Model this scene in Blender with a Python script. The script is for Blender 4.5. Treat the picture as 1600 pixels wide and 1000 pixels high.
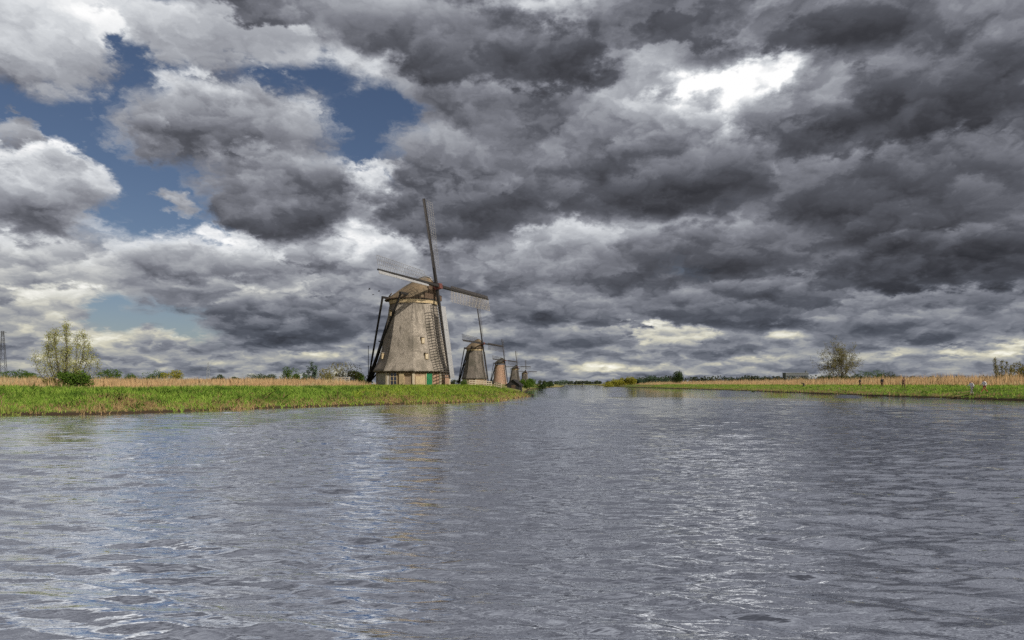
import bpy, bmesh, math, random
import numpy as np
from mathutils import Vector, Matrix

for o in list(bpy.data.objects):
    bpy.data.objects.remove(o, do_unlink=True)
scene = bpy.context.scene
col = scene.collection
R = math.radians
random.seed(7)
rng = np.random.default_rng(11)

# ------------------------------------------------------------------ camera
EYE = 1.8                      # metres above the water
FPX = 1067.0                   # focal length in pixels of the 1600 px wide photograph (24 mm lens)
cam_data = bpy.data.cameras.new('camera')
cam_data.lens = 24.0
cam_data.sensor_width = 36.0
cam_data.shift_y = 0.0625
cam_data.clip_start = 0.1
cam_data.clip_end = 60000
cam = bpy.data.objects.new('camera', cam_data)
cam.location = (0, 0, EYE)
cam.rotation_euler = (R(90), 0, 0)
col.objects.link(cam)
scene.camera = cam

# ------------------------------------------------------------------ render, exposure
scene.render.engine = 'CYCLES'
scene.cycles.use_adaptive_sampling = True
scene.cycles.adaptive_threshold = 0.02
scene.cycles.max_bounces = 6
scene.cycles.diffuse_bounces = 2
scene.cycles.glossy_bounces = 3
scene.cycles.transparent_max_bounces = 6
scene.cycles.sample_clamp_indirect = 6
try:
    scene.cycles.use_denoising = False
except Exception:
    pass
vs = scene.view_settings
vs.view_transform = 'Standard'
vs.look = 'None'
vs.exposure = 0.0
vs.gamma = 1.0
vs.use_curve_mapping = False

# ------------------------------------------------------------------ sun: behind the camera, to the right
SUN_AZ = R(137)                # clockwise from +Y
SUN_EL = R(37)
to_sun = Vector((math.sin(SUN_AZ) * math.cos(SUN_EL), math.cos(SUN_AZ) * math.cos(SUN_EL), math.sin(SUN_EL)))
sun_data = bpy.data.lights.new('sun', 'SUN')
sun_data.energy = 4.6
sun_data.angle = R(0.6)
sun_data.color = (1.0, 0.93, 0.80)
sun = bpy.data.objects.new('sun', sun_data)
sun.rotation_euler = to_sun.to_track_quat('Z', 'Y').to_euler()
sun.location = (40, -40, 60)
col.objects.link(sun)

# ------------------------------------------------------------------ node helper
class NT:
    """tiny expression builder on a node tree"""
    def __init__(self, tree):
        self.t = tree
    def node(self, typ, **kw):
        n = self.t.nodes.new(typ)
        for k, v in kw.items():
            setattr(n, k, v)
        return n
    def put(self, sock, v):
        if isinstance(v, bpy.types.NodeSocket):
            self.t.links.new(v, sock)
        else:
            sock.default_value = v
    def m(self, op, a, b=None, c=None, clamp=False):
        n = self.node('ShaderNodeMath', operation=op, use_clamp=clamp)
        for i, v in enumerate((a, b, c)):
            if v is not None:
                self.put(n.inputs[i], v)
        return n.outputs[0]
    def v(self, op, a, b=None, c=None, out=0):
        n = self.node('ShaderNodeVectorMath', operation=op)
        for i, x in enumerate((a, b, c)):
            if x is not None:
                self.put(n.inputs[i], x)
        return n.outputs['Value'] if op in ('DOT_PRODUCT', 'LENGTH', 'DISTANCE') else n.outputs[0]
    def scale(self, a, s):
        n = self.node('ShaderNodeVectorMath', operation='SCALE')
        self.put(n.inputs[0], a); self.put(n.inputs['Scale'], s)
        return n.outputs[0]
    def xyz(self, x, y, z):
        n = self.node('ShaderNodeCombineXYZ')
        self.put(n.inputs[0], x); self.put(n.inputs[1], y); self.put(n.inputs[2], z)
        return n.outputs[0]
    def sep(self, v):
        n = self.node('ShaderNodeSeparateXYZ'); self.put(n.inputs[0], v)
        return n.outputs[0], n.outputs[1], n.outputs[2]
    def noise(self, vec, scale, detail=4, rough=0.5, lac=2.0, dist=0.0, color=False):
        n = self.node('ShaderNodeTexNoise')
        self.put(n.inputs['Vector'], vec)
        self.put(n.inputs['Scale'], scale)
        n.inputs['Detail'].default_value = detail
        n.inputs['Roughness'].default_value = rough
        n.inputs['Lacunarity'].default_value = lac
        n.inputs['Distortion'].default_value = dist
        return n.outputs['Color'] if color else n.outputs['Fac']
    def ramp(self, fac, stops, interp='LINEAR'):
        n = self.node('ShaderNodeValToRGB')
        cr = n.color_ramp; cr.interpolation = interp
        while len(cr.elements) < len(stops):
            cr.elements.new(0.5)
        for e, (p, c) in zip(cr.elements, stops):
            e.position = p
            e.color = (*c, 1) if len(c) == 3 else c
        self.put(n.inputs[0], fac)
        return n.outputs[0]
    def mapr(self, val, a, b, c=0.0, d=1.0, smooth=True):
        n = self.node('ShaderNodeMapRange', interpolation_type='SMOOTHSTEP' if smooth else 'LINEAR')
        self.put(n.inputs[0], val)
        n.inputs[1].default_value = a; n.inputs[2].default_value = b
        n.inputs[3].default_value = c; n.inputs[4].default_value = d
        return n.outputs[0]
    def mix(self, fac, a, b, blend='MIX'):
        n = self.node('ShaderNodeMix', data_type='RGBA', blend_type=blend)
        self.put(n.inputs[0], fac)
        for i, x in ((6, a), (7, b)):
            if isinstance(x, tuple) and len(x) == 3:
                x = (*x, 1)
            self.put(n.inputs[i], x)
        return n.outputs[2]

def lin(r, g, b):
    f = lambda c: (c / 255 / 12.92) if c <= 10.3 else ((c / 255 + 0.055) / 1.055) ** 2.4
    return (f(r), f(g), f(b))

# ------------------------------------------------------------------ sky: clear air with a procedural cloud deck
world = bpy.data.worlds.new('World')
scene.world = world
world.use_nodes = True
world.cycles.sampling_method = 'MANUAL'
world.cycles.sample_map_resolution = 512
wt = world.node_tree
wt.nodes.clear()
W = NT(wt)
geo = W.node('ShaderNodeTexCoord')
D = geo.outputs['Generated']
dx, dy, dz = W.sep(D)
hor = W.m('SQRT', W.m('ADD', W.m('MULTIPLY', dx, dx), W.m('MULTIPLY', dy, dy)))
tanel = W.m('DIVIDE', dz, W.m('MAXIMUM', hor, 0.02))
azim = W.m('ARCTAN2', dx, dy)
P0 = W.xyz(azim, tanel, 0.0)                  # azimuth (rad), tangent of the elevation
# cloud-deck coordinates: cells shrink and flatten towards the horizon as a deck seen from below
te = W.m('MAXIMUM', W.m('ABSOLUTE', tanel), 0.0)
rad = W.m('MULTIPLY_ADD', W.m('POWER', 0.3679, W.m('MULTIPLY', te, 1.45)), 3.5, W.m('MULTIPLY', W.m('POWER', 0.3679, W.m('MULTIPLY', te, 12.0)), 0.9))
ux, uy = W.m('DIVIDE', dx, W.m('MAXIMUM', hor, 0.001)), W.m('DIVIDE', dy, W.m('MAXIMUM', hor, 0.001))
Q = W.xyz(W.m('MULTIPLY', ux, rad), W.m('MULTIPLY', uy, rad), 0.0)

def noise2(vec, scale, detail=4, rough=0.5, lac=2.0, color=False):
    n = W.node('ShaderNodeTexNoise', noise_dimensions='2D')
    W.put(n.inputs['Vector'], vec)
    n.inputs['Scale'].default_value = scale
    n.inputs['Detail'].default_value = detail
    n.inputs['Roughness'].default_value = rough
    n.inputs['Lacunarity'].default_value = lac
    return n.outputs['Color'] if color else n.outputs['Fac']

def puffs(vec, scale, detail=2, rough=0.5):
    n = W.node('ShaderNodeTexVoronoi', voronoi_dimensions='2D', feature='F1', normalize=True)
    W.put(n.inputs['Vector'], vec)
    n.inputs['Scale'].default_value = scale
    n.inputs['Detail'].default_value = detail
    n.inputs['Roughness'].default_value = rough
    n.inputs['Lacunarity'].default_value = 2.1
    return n.outputs['Distance']

warp1 = W.v('SUBTRACT', noise2(Q, 1.6, 2, 0.5, color=True), (0.5, 0.5, 0.5))
warp2 = W.v('SUBTRACT', noise2(Q, 6.5, 5, 0.62, color=True), (0.5, 0.5, 0.5))
shrink = W.m('ADD', W.m('MULTIPLY', W.m('MINIMUM', te, 0.5), 2.2), 0.25)
wtot = W.v('ADD', W.scale(warp1, 0.05), W.scale(warp2, 0.10))
wtot = W.v('MULTIPLY', W.scale(wtot, shrink), (1.0, 0.75, 0.0))
P = W.v('ADD', P0, wtot)

def to_angle(px, py):
    az = math.atan((px - 800) / FPX)
    return az, (600 - py) / FPX * math.cos(az)

def blobs(lst, base, pos):
    acc = base
    for (px, py, rx, ry, amp) in lst:
        az, e = to_angle(px, py)
        ca = math.cos(az)
        sx, sy = FPX / (rx * ca * ca), FPX / (ry * ca)
        q = W.v('MULTIPLY_ADD', pos, (sx, sy, 0.0), (-az * sx, -e * sy, 0.0))
        d2 = W.v('DOT_PRODUCT', q, q)
        g = W.m('POWER', 0.3679, d2)
        acc = W.m('MULTIPLY_ADD', g, amp, acc)
    return acc

# openings in the deck where clear air shows
GAPS = [
    (200, 90, 80, 95, 1.3), (100, 195, 150, 48, 1.3), (235, 290, 95, 85, 1.3), (450, 120, 85, 40, 0.8),
    (596, 212, 82, 68, 1.4), (200, 492, 85, 30, 1.2), (290, 508, 55, 22, 1.0), (250, 20, 50, 45, 0.8), (330, 330, 60, 40, 0.5),
]
# broad light and dark regions of the deck
MASS = [
    (90, 420, 220, 80, 0.20), (330, 368, 180, 24, 0.2), (560, 370, 60, 30, 0.25), (100, 560, 200, 30, 0.08), (600, 390, 70, 50, 0.22), (850, 0, 80, 24, 0.36), (560, 110, 90, 60, 0.14),
    (1125, 120, 66, 24, 0.52), (1140, 152, 32, 26, 0.36), (1218, 124, 24, 20, 0.36), (1066, 134, 34, 18, 0.36), (1135, 135, 135, 62, 0.20),
    (970, 110, 80, 90, 0.10), (1480, 180, 260, 140, -0.10), (1450, 400, 300, 80, -0.12), (1000, 330, 240, 60, -0.06),
    (1280, 278, 28, 15, 0.34), (1060, 350, 90, 10, 0.18),
    (1228, 522, 30, 10, 0.32), (950, 573, 50, 8, 0.32), (1490, 545, 30, 9, 0.36), (1585, 543, 42, 10, 0.36), (500, 555, 60, 11, 0.2), (350, 568, 60, 9, 0.16),
    (1390, 548, 60, 8, 0.16), (1180, 560, 50, 7, 0.16), (1310, 560, 40, 6, 0.16), (1020, 560, 40, 6, 0.14), (1450, 520, 40, 7, 0.1), (750, 505, 60, 26, 0.10), (700, 440, 80, 60, 0.06), (880, 560, 90, 20, 0.06),
]
# single clouds, far ones first: centre, half width, half height (photo pixels), tone of base and of crown, lit rim
CLOUDS = [
    (320, 50, 190, 60, 0.58, 0.62, 0.10), (60, 60, 125, 112, 0.58, 0.74, 0.06), (575, 300, 60, 42, 0.62, 0.88, 0.10), (628, 264, 44, 17, 0.74, 0.86, 0.05), (35, 212, 42, 22, 0.46, 0.56, 0.06), (275, 325, 36, 22, 0.5, 0.66, 0.06),
    (95, 468, 80, 34, 0.58, 0.86, 0.06), (40, 500, 60, 40, 0.48, 0.74, 0.10), (240, 527, 40, 26, 0.42, 0.74, 0.20), (1050, 520, 74, 24, 0.58, 0.88, 0.08), (960, 515, 40, 14, 0.5, 0.7, 0.06), (1395, 475, 70, 22, 0.42, 0.66, 0.1), (600, 400, 56, 36, 0.52, 0.78, 0.08), (870, 532, 110, 26, 0.42, 0.50, 0.05), (150, 545, 110, 16, 0.48, 0.62, 0.1),
    (50, 402, 120, 44, 0.50, 0.80, 0.10), (320, 432, 175, 78, 0.38, 0.68, 0.30), (440, 502, 150, 50, 0.30, 0.52, 0.14), (770, 165, 140, 115, 0.40, 0.52, 0.14),
    (70, 305, 120, 75, 0.40, 0.76, 0.24), (360, 198, 188, 100, 0.32, 0.74, 0.24), (232, 225, 60, 46, 0.38, 0.56, 0.14), (435, 302, 150, 74, 0.29, 0.54, 0.16),
    (760, 260, 150, 90, 0.33, 0.48, 0.06), (700, 330, 135, 54, 0.25, 0.42, 0.08),
    (1180, 470, 220, 44, 0.30, 0.50, 0.10), (1430, 492, 190, 44, 0.34, 0.54, 0.10), (890, 405, 100, 66, 0.42, 0.62, 0.10), (840, 480, 170, 26, 0.36, 0.46, 0.08), (1110, 392, 190, 50, 0.25, 0.47, 0.12),
    (720, 55, 200, 66, 0.27, 0.45, 0.04), (870, 85, 110, 62, 0.22, 0.36, 0.04), (1040, 268, 240, 72, 0.22, 0.52, 0.12), (1400, 300, 240, 95, 0.21, 0.48, 0.12), (1470, 405, 210, 52, 0.19, 0.36, 0.10),
    (1275, 200, 85, 50, 0.26, 0.44, 0.12), (1465, 150, 150, 72, 0.18, 0.36, 0.08), (1290, 50, 150, 44, 0.30, 0.40, 0.14), (1050, 40, 110, 34, 0.34, 0.38, 0.10), (400, 10, 80, 34, 0.34, 0.38, 0.05),
]
gap = blobs(GAPS, 0.0, P)
mass = blobs(MASS, 0.46, P)

# billows: rounded heaps; the same field sampled a step higher gives lit crowns and dark bellies
wb = W.v('ADD', Q, W.scale(warp2, 0.20))
step = W.xyz(W.m('MULTIPLY', ux, -0.085), W.m('MULTIPLY', uy, -0.085), 0.0)
pA = puffs(wb, 2.9, 3, 0.55)
pB = puffs(W.v('ADD', wb, step), 2.9, 1, 0.45)
nA = noise2(wb, 2.3, 7, 0.54, 2.1)
emb = W.m('SUBTRACT', pB, pA)
fine = noise2(wb, 13.0, 5, 0.6)
edge = W.m('MULTIPLY_ADD', W.m('SUBTRACT', nA, 0.5), 1.5, W.m('MULTIPLY', W.m('SUBTRACT', 0.36, pA), 0.7))
edge = W.m('MULTIPLY_ADD', W.m('SUBTRACT', fine, 0.5), 0.58, edge)
tex = W.m('MULTIPLY_ADD', emb, 0.50, W.m('MULTIPLY', edge, 0.17))
tex = W.m('MULTIPLY', tex, W.mapr(azim, -0.25, 0.25, 1.12, 0.98))     # heaped on the left, smoother sheet on the right
t = W.m('ADD', mass, W.m('MULTIPLY', tex, 1.15))
open_ = W.mapr(W.m('SUBTRACT', gap, W.m('MULTIPLY', edge, 0.5)), 0.12, 0.72)
t = W.m('MULTIPLY_ADD', W.mapr(gap, 0.0, 0.3), 0.12, t)
t = W.m('MULTIPLY_ADD', W.mapr(tanel, 0.0, 0.09, 1.0, 0.0), 0.045, t)
for (px, py, rx, ry, tb, tt, rm) in CLOUDS:
    az, e = to_angle(px, py)
    ca = math.cos(az)
    sx, sy = FPX / (rx * ca * ca), FPX / (ry * ca)
    q = W.v('MULTIPLY_ADD', P, (sx, sy, 0.0), (-az * sx, -e * sy, 0.0))
    f = W.m('SUBTRACT', W.m('ADD', edge, 1.0), W.v('DOT_PRODUCT', q, q))
    al = W.mapr(f, -0.1, 0.68 if (px > 650 and tt < 0.6) else (0.8 if rx < 62 else 0.58))
    qy = W.sep(q)[1]
    lift = W.m('MULTIPLY_ADD', qy, 0.55, 0.45, clamp=True)
    sh = W.m('MULTIPLY_ADD', lift, tt - tb, tb)
    ri = W.mapr(f, 0.15, 0.8, rm, 0.0)
    sh = W.m('MULTIPLY_ADD', ri, lift, sh)
    sh = W.m('ADD', sh, tex)
    mx = W.node('ShaderNodeMix', data_type='FLOAT')
    W.put(mx.inputs[0], al); W.put(mx.inputs[2], t); W.put(mx.inputs[3], sh)
    t = mx.outputs[0]
    if px < 800:
        open_ = W.m('MULTIPLY', open_, W.m('SUBTRACT', 1.0, al))
t = W.m('MULTIPLY_ADD', W.m('SUBTRACT', t, 0.45), 1.18, 0.455)
cloud = W.ramp(t, [(0.0, lin(34, 35, 40)), (0.2, lin(62, 63, 69)), (0.36, lin(88, 90, 98)), (0.5, lin(126, 128, 137)),
                   (0.66, lin(168, 171, 178)), (0.82, lin(214, 217, 221)), (1.0, lin(255, 255, 255))])
# light through the long air path is warmer on bright faces and bluer in the shade
low = W.mapr(tanel, 0.02, 0.20, 1.0, 0.0)
tint = W.ramp(t, [(0.3, (0.90, 0.98, 1.06)), (0.55, (0.98, 1.0, 1.0)), (0.76, (1.10, 1.02, 0.77)), (1.0, (1.02, 1.0, 0.90))])
cloud = W.mix(low, cloud, W.mix(1.0, cloud, tint, 'MULTIPLY'))
sky_tex = W.node('ShaderNodeTexSky', sky_type='NISHITA')
sky_tex.sun_disc = False
sky_tex.sun_elevation = SUN_EL
sky_tex.sun_rotation = SUN_AZ
sky_tex.air_density = 1.0
sky_tex.dust_density = 0.6
sky_tex.ozone_density = 2.5
clear = W.mix(1.0, sky_tex.outputs[0], (0.048, 0.046, 0.049), 'MULTIPLY')
skycol = W.mix(open_, cloud, clear)
bg = W.node('ShaderNodeBackground')
W.put(bg.inputs[0], skycol)
bg.inputs[1].default_value = 1.0
wo = W.node('ShaderNodeOutputWorld')
wt.links.new(bg.outputs[0], wo.inputs[0])

# ------------------------------------------------------------------ object helpers
def link(o, parent=None):
    col.objects.link(o)
    if parent is not None:
        o.parent = parent
    return o

def tag(o, label=None, cat=None, group=None, kind=None):
    if label: o['label'] = label
    if cat: o['category'] = cat
    if group: o['group'] = group
    if kind: o['kind'] = kind
    return o

def empty(name, loc=(0, 0, 0), rz=0.0):
    o = bpy.data.objects.new(name, None)
    o.location = loc
    o.rotation_euler = (0, 0, rz)
    o.empty_display_size = 0.5
    return link(o)

def mesh_np(name, verts, faces, mat=None, parent=None, smooth=False):
    """one mesh object from numpy arrays; faces is (M, k)"""
    verts = np.asarray(verts, dtype=np.float32)
    faces = np.asarray(faces, dtype=np.int32)
    me = bpy.data.meshes.new(name)
    k = faces.shape[1]
    me.vertices.add(len(verts)); me.vertices.foreach_set('co', verts.ravel())
    me.loops.add(faces.size); me.loops.foreach_set('vertex_index', faces.ravel())
    me.polygons.add(len(faces))
    me.polygons.foreach_set('loop_start', np.arange(0, faces.size, k, dtype=np.int32))
    me.polygons.foreach_set('loop_total', np.full(len(faces), k, dtype=np.int32))
    if smooth:
        me.polygons.foreach_set('use_smooth', np.ones(len(faces), dtype=bool))
    me.update(calc_edges=True)
    if mat: me.materials.append(mat)
    return link(bpy.data.objects.new(name, me), parent)

class MB:
    """collects solids, then links them as ONE mesh object"""
    def __init__(self):
        self.v, self.f = [], []
    def add(self, vs, fs):
        n = len(self.v)
        self.v += [tuple(p) for p in vs]
        self.f += [tuple(i + n for i in f) for f in fs]
        return self
    def box(self, c, s, ax=None):
        """box at centre c with sizes s, optional axes (3 unit vectors)"""
        c = Vector(c)
        ax = ax or (Vector((1, 0, 0)), Vector((0, 1, 0)), Vector((0, 0, 1)))
        vs = []
        for k in (-1, 1):
            for j in (-1, 1):
                for i in (-1, 1):
                    vs.append(c + ax[0] * (i * s[0] / 2) + ax[1] * (j * s[1] / 2) + ax[2] * (k * s[2] / 2))
        return self.add(vs, [(0, 2, 3, 1), (4, 5, 7, 6), (0, 1, 5, 4), (2, 6, 7, 3), (0, 4, 6, 2), (1, 3, 7, 5)])
    def beam(self, a, b, w0, w1=None, h0=None, h1=None, up=(0, 0, 1)):
        """tapered rectangular beam from a to b"""
        a, b = Vector(a), Vector(b)
        w1 = w0 if w1 is None else w1
        h0 = w0 if h0 is None else h0
        h1 = w1 if h1 is None else h1
        d = (b - a).normalized()
        s = d.cross(Vector(up))
        if s.length < 1e-4: s = d.cross(Vector((1, 0, 0)))
        s.normalize()
        t = s.cross(d)
        vs = []
        for p, w, h in ((a, w0, h0), (b, w1, h1)):
            for i, j in ((-1, -1), (1, -1), (1, 1), (-1, 1)):
                vs.append(p + s * (i * w / 2) + t * (j * h / 2))
        return self.add(vs, [(3, 2, 1, 0), (4, 5, 6, 7), (0, 1, 5, 4), (1, 2, 6, 5), (2, 3, 7, 6), (3, 0, 4, 7)])
    def tube(self, pts, rads, n=8, cap=True):
        pts = [Vector(p) for p in pts]
        base = len(self.v)
        prev = None
        for i, p in enumerate(pts):
            d = (pts[min(i + 1, len(pts) - 1)] - pts[max(i - 1, 0)]).normalized()
            s = d.cross(Vector((0, 0, 1))) if prev is None else prev - d * prev.dot(d)
            if s.length < 1e-3: s = d.cross(Vector((1, 0, 0)))
            s.normalize(); prev = s
            t = d.cross(s)
            for k in range(n):
                a = 2 * math.pi * k / n
                self.v.append(tuple(p + (s * math.cos(a) + t * math.sin(a)) * rads[i]))
        for i in range(len(pts) - 1):
            for k in range(n):
                a, b = base + i * n + k, base + i * n + (k + 1) % n
                self.f.append((a, b, b + n, a + n))
        if cap:
            self.f.append(tuple(base + k for k in reversed(range(n))))
            self.f.append(tuple(base + (len(pts) - 1) * n + k for k in range(n)))
        return self
    def rings(self, prof, n, rot=0.0, cap=True):
        """lathe: list of (z, radius) with n sides"""
        base = len(self.v)
        for z, r in prof:
            for k in range(n):
                a = 2 * math.pi * k / n + rot
                self.v.append((r * math.cos(a), r * math.sin(a), z))
        for i in range(len(prof) - 1):
            for k in range(n):
                a, b = base + i * n + k, base + i * n + (k + 1) % n
                self.f.append((a, b, b + n, a + n))
        if cap:
            self.f.append(tuple(base + k for k in reversed(range(n))))
            self.f.append(tuple(base + (len(prof) - 1) * n + k for k in range(n)))
        return self
    def build(self, name, mat, parent=None, smooth=False):
        me = bpy.data.meshes.new(name)
        me.from_pydata(self.v, [], self.f)
        me.update()
        if smooth:
            for p in me.polygons: p.use_smooth = True
        if mat: me.materials.append(mat)
        return link(bpy.data.objects.new(name, me), parent)

# ------------------------------------------------------------------ materials
M = {}
def material(name, fn):
    m = bpy.data.materials.new(name)
    m.use_nodes = True
    m.node_tree.nodes.clear()
    t = NT(m.node_tree)
    out = t.node('ShaderNodeOutputMaterial')
    sh = fn(t)
    m.node_tree.links.new(sh, out.inputs[0])
    M[name] = m
    return m

def principled(t, color, rough=0.8, bump=None, strength=0.4, dist=0.02, spec=0.3, normal=None):
    p = t.node('ShaderNodeBsdfPrincipled')
    t.put(p.inputs['Base Color'], (*color, 1) if isinstance(color, tuple) and len(color) == 3 else color)
    t.put(p.inputs['Roughness'], rough)
    p.inputs['Specular IOR Level'].default_value = spec
    if bump is not None:
        b = t.node('ShaderNodeBump')
        b.inputs['Strength'].default_value = strength
        b.inputs['Distance'].default_value = dist
        t.put(b.inputs['Height'], bump)
        t.t.links.new(b.outputs[0], p.inputs['Normal'])
    return p.outputs[0]

def obj_co(t):
    return t.node('ShaderNodeTexCoord').outputs['Object']
def wpos(t):
    return t.node('ShaderNodeNewGeometry').outputs['Position']
def stretch(t, v, s):
    return t.v('MULTIPLY', v, s)

def simple(name, c, c2=None, scale=4.0, rough=0.8, stretchv=(1, 1, 1), bumpd=0.01, spec=0.25):
    c2 = c2 or tuple(x * 0.65 for x in c)
    def fn(t):
        co = stretch(t, obj_co(t), stretchv)
        n = t.noise(co, scale, 6, 0.62)
        k = t.mix(t.mapr(n, 0.3, 0.7), c2, c)
        return principled(t, k, rough, bump=n, dist=bumpd, spec=spec)
    return material(name, fn)

def thatch(name, a, b, moss):
    def fn(t):
        co = obj_co(t)
        st = t.noise(stretch(t, co, (7, 7, 0.7)), 2.2, 6, 0.65)          # straw running down the slope
        ban = t.noise(stretch(t, co, (0.5, 0.5, 1.6)), 0.8, 5, 0.65)      # weathered bands
        pat = t.noise(stretch(t, co, (0.7, 0.7, 0.45)), 0.55, 5, 0.6)
        sp = t.noise(co, 9.0, 4, 0.7)
        run = t.noise(stretch(t, co, (1.5, 1.5, 0.14)), 1.0, 4, 0.6)     # rain streaks
        k = t.mix(t.mapr(st, 0.3, 0.72), b, a)
        k = t.mix(t.m('MULTIPLY', t.mapr(ban, 0.52, 0.72), 0.55), k, tuple(x * 0.55 for x in b))
        k = t.mix(t.m('MULTIPLY', t.mapr(pat, 0.46, 0.66), 0.75), k, moss)
        k = t.mix(t.m('MULTIPLY', t.mapr(sp, 0.55, 0.8), 0.35), k, tuple(min(1, x * 1.5) for x in a))
        k = t.mix(t.m('MULTIPLY', t.mapr(run, 0.5, 0.68), 0.6), k, tuple(x * 0.6 for x in b))
        h = t.m('ADD', st, t.m('MULTIPLY', sp, 0.6))
        return principled(t, k, 0.95, bump=h, strength=0.7, dist=0.06, spec=0.1)
    return material(name, fn)

thatch('thatch', (0.40, 0.35, 0.30), (0.16, 0.14, 0.12), (0.13, 0.115, 0.095))
thatch('thatch_shaded', (0.22, 0.19, 0.165), (0.10, 0.088, 0.08), (0.09, 0.085, 0.07))  # darker thatch copy: backlit shade of the far mills put into the colour
thatch('thatch_cap', (0.27, 0.20, 0.13), (0.13, 0.098, 0.068), (0.09, 0.075, 0.055))
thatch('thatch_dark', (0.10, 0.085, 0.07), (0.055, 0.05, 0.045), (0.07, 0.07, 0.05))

def brick(name, c1, c2, mortar):
    def fn(t):
        n = t.node('ShaderNodeTexBrick')
        co = obj_co(t)
        x, y, z = t.sep(co)
        ang = t.m('MULTIPLY', t.m('ARCTAN2', y, x), 5.5)
        t.put(n.inputs['Vector'], t.xyz(ang, z, 0.0))
        n.inputs['Color1'].default_value = (*c1, 1); n.inputs['Color2'].default_value = (*c2, 1)
        n.inputs['Mortar'].default_value = (*mortar, 1)
        n.inputs['Scale'].default_value = 1.0
        n.inputs['Brick Width'].default_value = 0.22; n.inputs['Row Height'].default_value = 0.068
        n.inputs['Mortar Size'].default_value = 0.008
        w = t.noise(co, 1.1, 5, 0.6)
        k = t.mix(t.m('MULTIPLY', t.mapr(w, 0.45, 0.7), 0.5), n.outputs[0], tuple(x * 0.55 for x in c2))
        return principled(t, k, 0.9, bump=n.outputs['Fac'], dist=0.01, spec=0.2)
    return material(name, fn)
brick('brick_tan', (0.38, 0.26, 0.155), (0.28, 0.19, 0.115), (0.30, 0.26, 0.22))
brick('brick_red', (0.40, 0.23, 0.15), (0.30, 0.17, 0.11), (0.34, 0.29, 0.25))

simple('tarred_wood', (0.030, 0.027, 0.026), (0.016, 0.015, 0.016), 3.0, 0.7, (6, 6, 1))
simple('brown_wood', (0.11, 0.075, 0.05), (0.06, 0.04, 0.03), 3.0, 0.8, (6, 6, 1))
simple('pale_wood', (0.52, 0.45, 0.34), (0.36, 0.30, 0.22), 3.0, 0.8, (5, 5, 1))
simple('cream_paint', (0.46, 0.36, 0.22), (0.34, 0.26, 0.16), 2.0, 0.7)
simple('white_plaster', (0.48, 0.44, 0.39), (0.30, 0.28, 0.25), 1.5, 0.85)
simple('green_paint', (0.015, 0.16, 0.065), (0.012, 0.12, 0.05), 2.0, 0.45)
simple('red_paint', (0.30, 0.06, 0.05), (0.20, 0.04, 0.035), 2.0, 0.5)
simple('grey_wood', (0.30, 0.30, 0.31), (0.20, 0.20, 0.21), 4.0, 0.75, (1, 1, 4))
simple('dark_board', (0.055, 0.050, 0.050), (0.03, 0.028, 0.03), 4.0, 0.7)
simple('lath_wood', (0.075, 0.065, 0.058), (0.045, 0.04, 0.038), 4.0, 0.8)
simple('pale_lath', (0.24, 0.235, 0.235), (0.16, 0.155, 0.16), 4.0, 0.8)
simple('iron', (0.05, 0.05, 0.055), (0.03, 0.03, 0.035), 3.0, 0.5)
simple('galvanised', (0.28, 0.30, 0.32), (0.22, 0.23, 0.25), 3.0, 0.5)
simple('concrete', (0.15, 0.16, 0.17), (0.11, 0.12, 0.13), 0.3, 0.85)
simple('bark', (0.10, 0.085, 0.065), (0.055, 0.045, 0.035), 6.0, 0.9, (3, 3, 1))
simple('skin', (0.55, 0.34, 0.25), (0.50, 0.30, 0.22), 4.0, 0.55)
simple('hair', (0.03, 0.022, 0.018), (0.02, 0.015, 0.012), 20.0, 0.6)
simple('cloth_white', (0.75, 0.73, 0.74), (0.62, 0.60, 0.63), 8.0, 0.85)
simple('cloth_cream', (0.62, 0.56, 0.50), (0.5, 0.45, 0.40), 8.0, 0.85)
simple('cloth_rust', (0.30, 0.10, 0.055), (0.22, 0.07, 0.04), 8.0, 0.85)
simple('cloth_black', (0.025, 0.022, 0.024), (0.018, 0.016, 0.018), 8.0, 0.85)
simple('cloth_brown', (0.11, 0.06, 0.04), (0.08, 0.045, 0.03), 8.0, 0.85)
simple('cloth_navy', (0.03, 0.035, 0.06), (0.02, 0.024, 0.04), 8.0, 0.85)
simple('foam_white', (0.62, 0.63, 0.65), (0.5, 0.51, 0.53), 8.0, 0.8)
def glass_fn(t):
    p = t.node('ShaderNodeBsdfPrincipled')
    p.inputs['Base Color'].default_value = (0.03, 0.04, 0.07, 1)
    p.inputs['Roughness'].default_value = 0.08
    p.inputs['Specular IOR Level'].default_value = 0.7
    return p.outputs[0]
material('window_glass', glass_fn)

def leafy(name, c1, c2, c3=None, trans=0.35, nscale=0.5):
    """leaf and blade material: every leaf its own tone, broad patches, some light through"""
    def fn(t):
        g = t.node('ShaderNodeNewGeometry')
        k = t.mix(g.outputs['Random Per Island'], c1, c2)
        if c3:
            n = t.noise(g.outputs['Position'], nscale, 4, 0.6)
            k = t.mix(t.mapr(n, 0.50, 0.66), k, c3)
        d = t.node('ShaderNodeBsdfDiffuse'); t.put(d.inputs[0], k)
        tr = t.node('ShaderNodeBsdfTranslucent'); t.put(tr.inputs[0], k)
        mx = t.node('ShaderNodeMixShader'); mx.inputs[0].default_value = trans
        t.t.links.new(d.outputs[0], mx.inputs[1]); t.t.links.new(tr.outputs[0], mx.inputs[2])
        return mx.outputs[0]
    return material(name, fn)
leafy('grass', (0.16, 0.31, 0.04), (0.37, 0.48, 0.10), (0.095, 0.18, 0.03), 0.4, 0.45)
leafy('weed', (0.05, 0.10, 0.02), (0.10, 0.17, 0.03), None, 0.35)
leafy('dead', (0.16, 0.10, 0.06), (0.30, 0.20, 0.12), None, 0.3)
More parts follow.
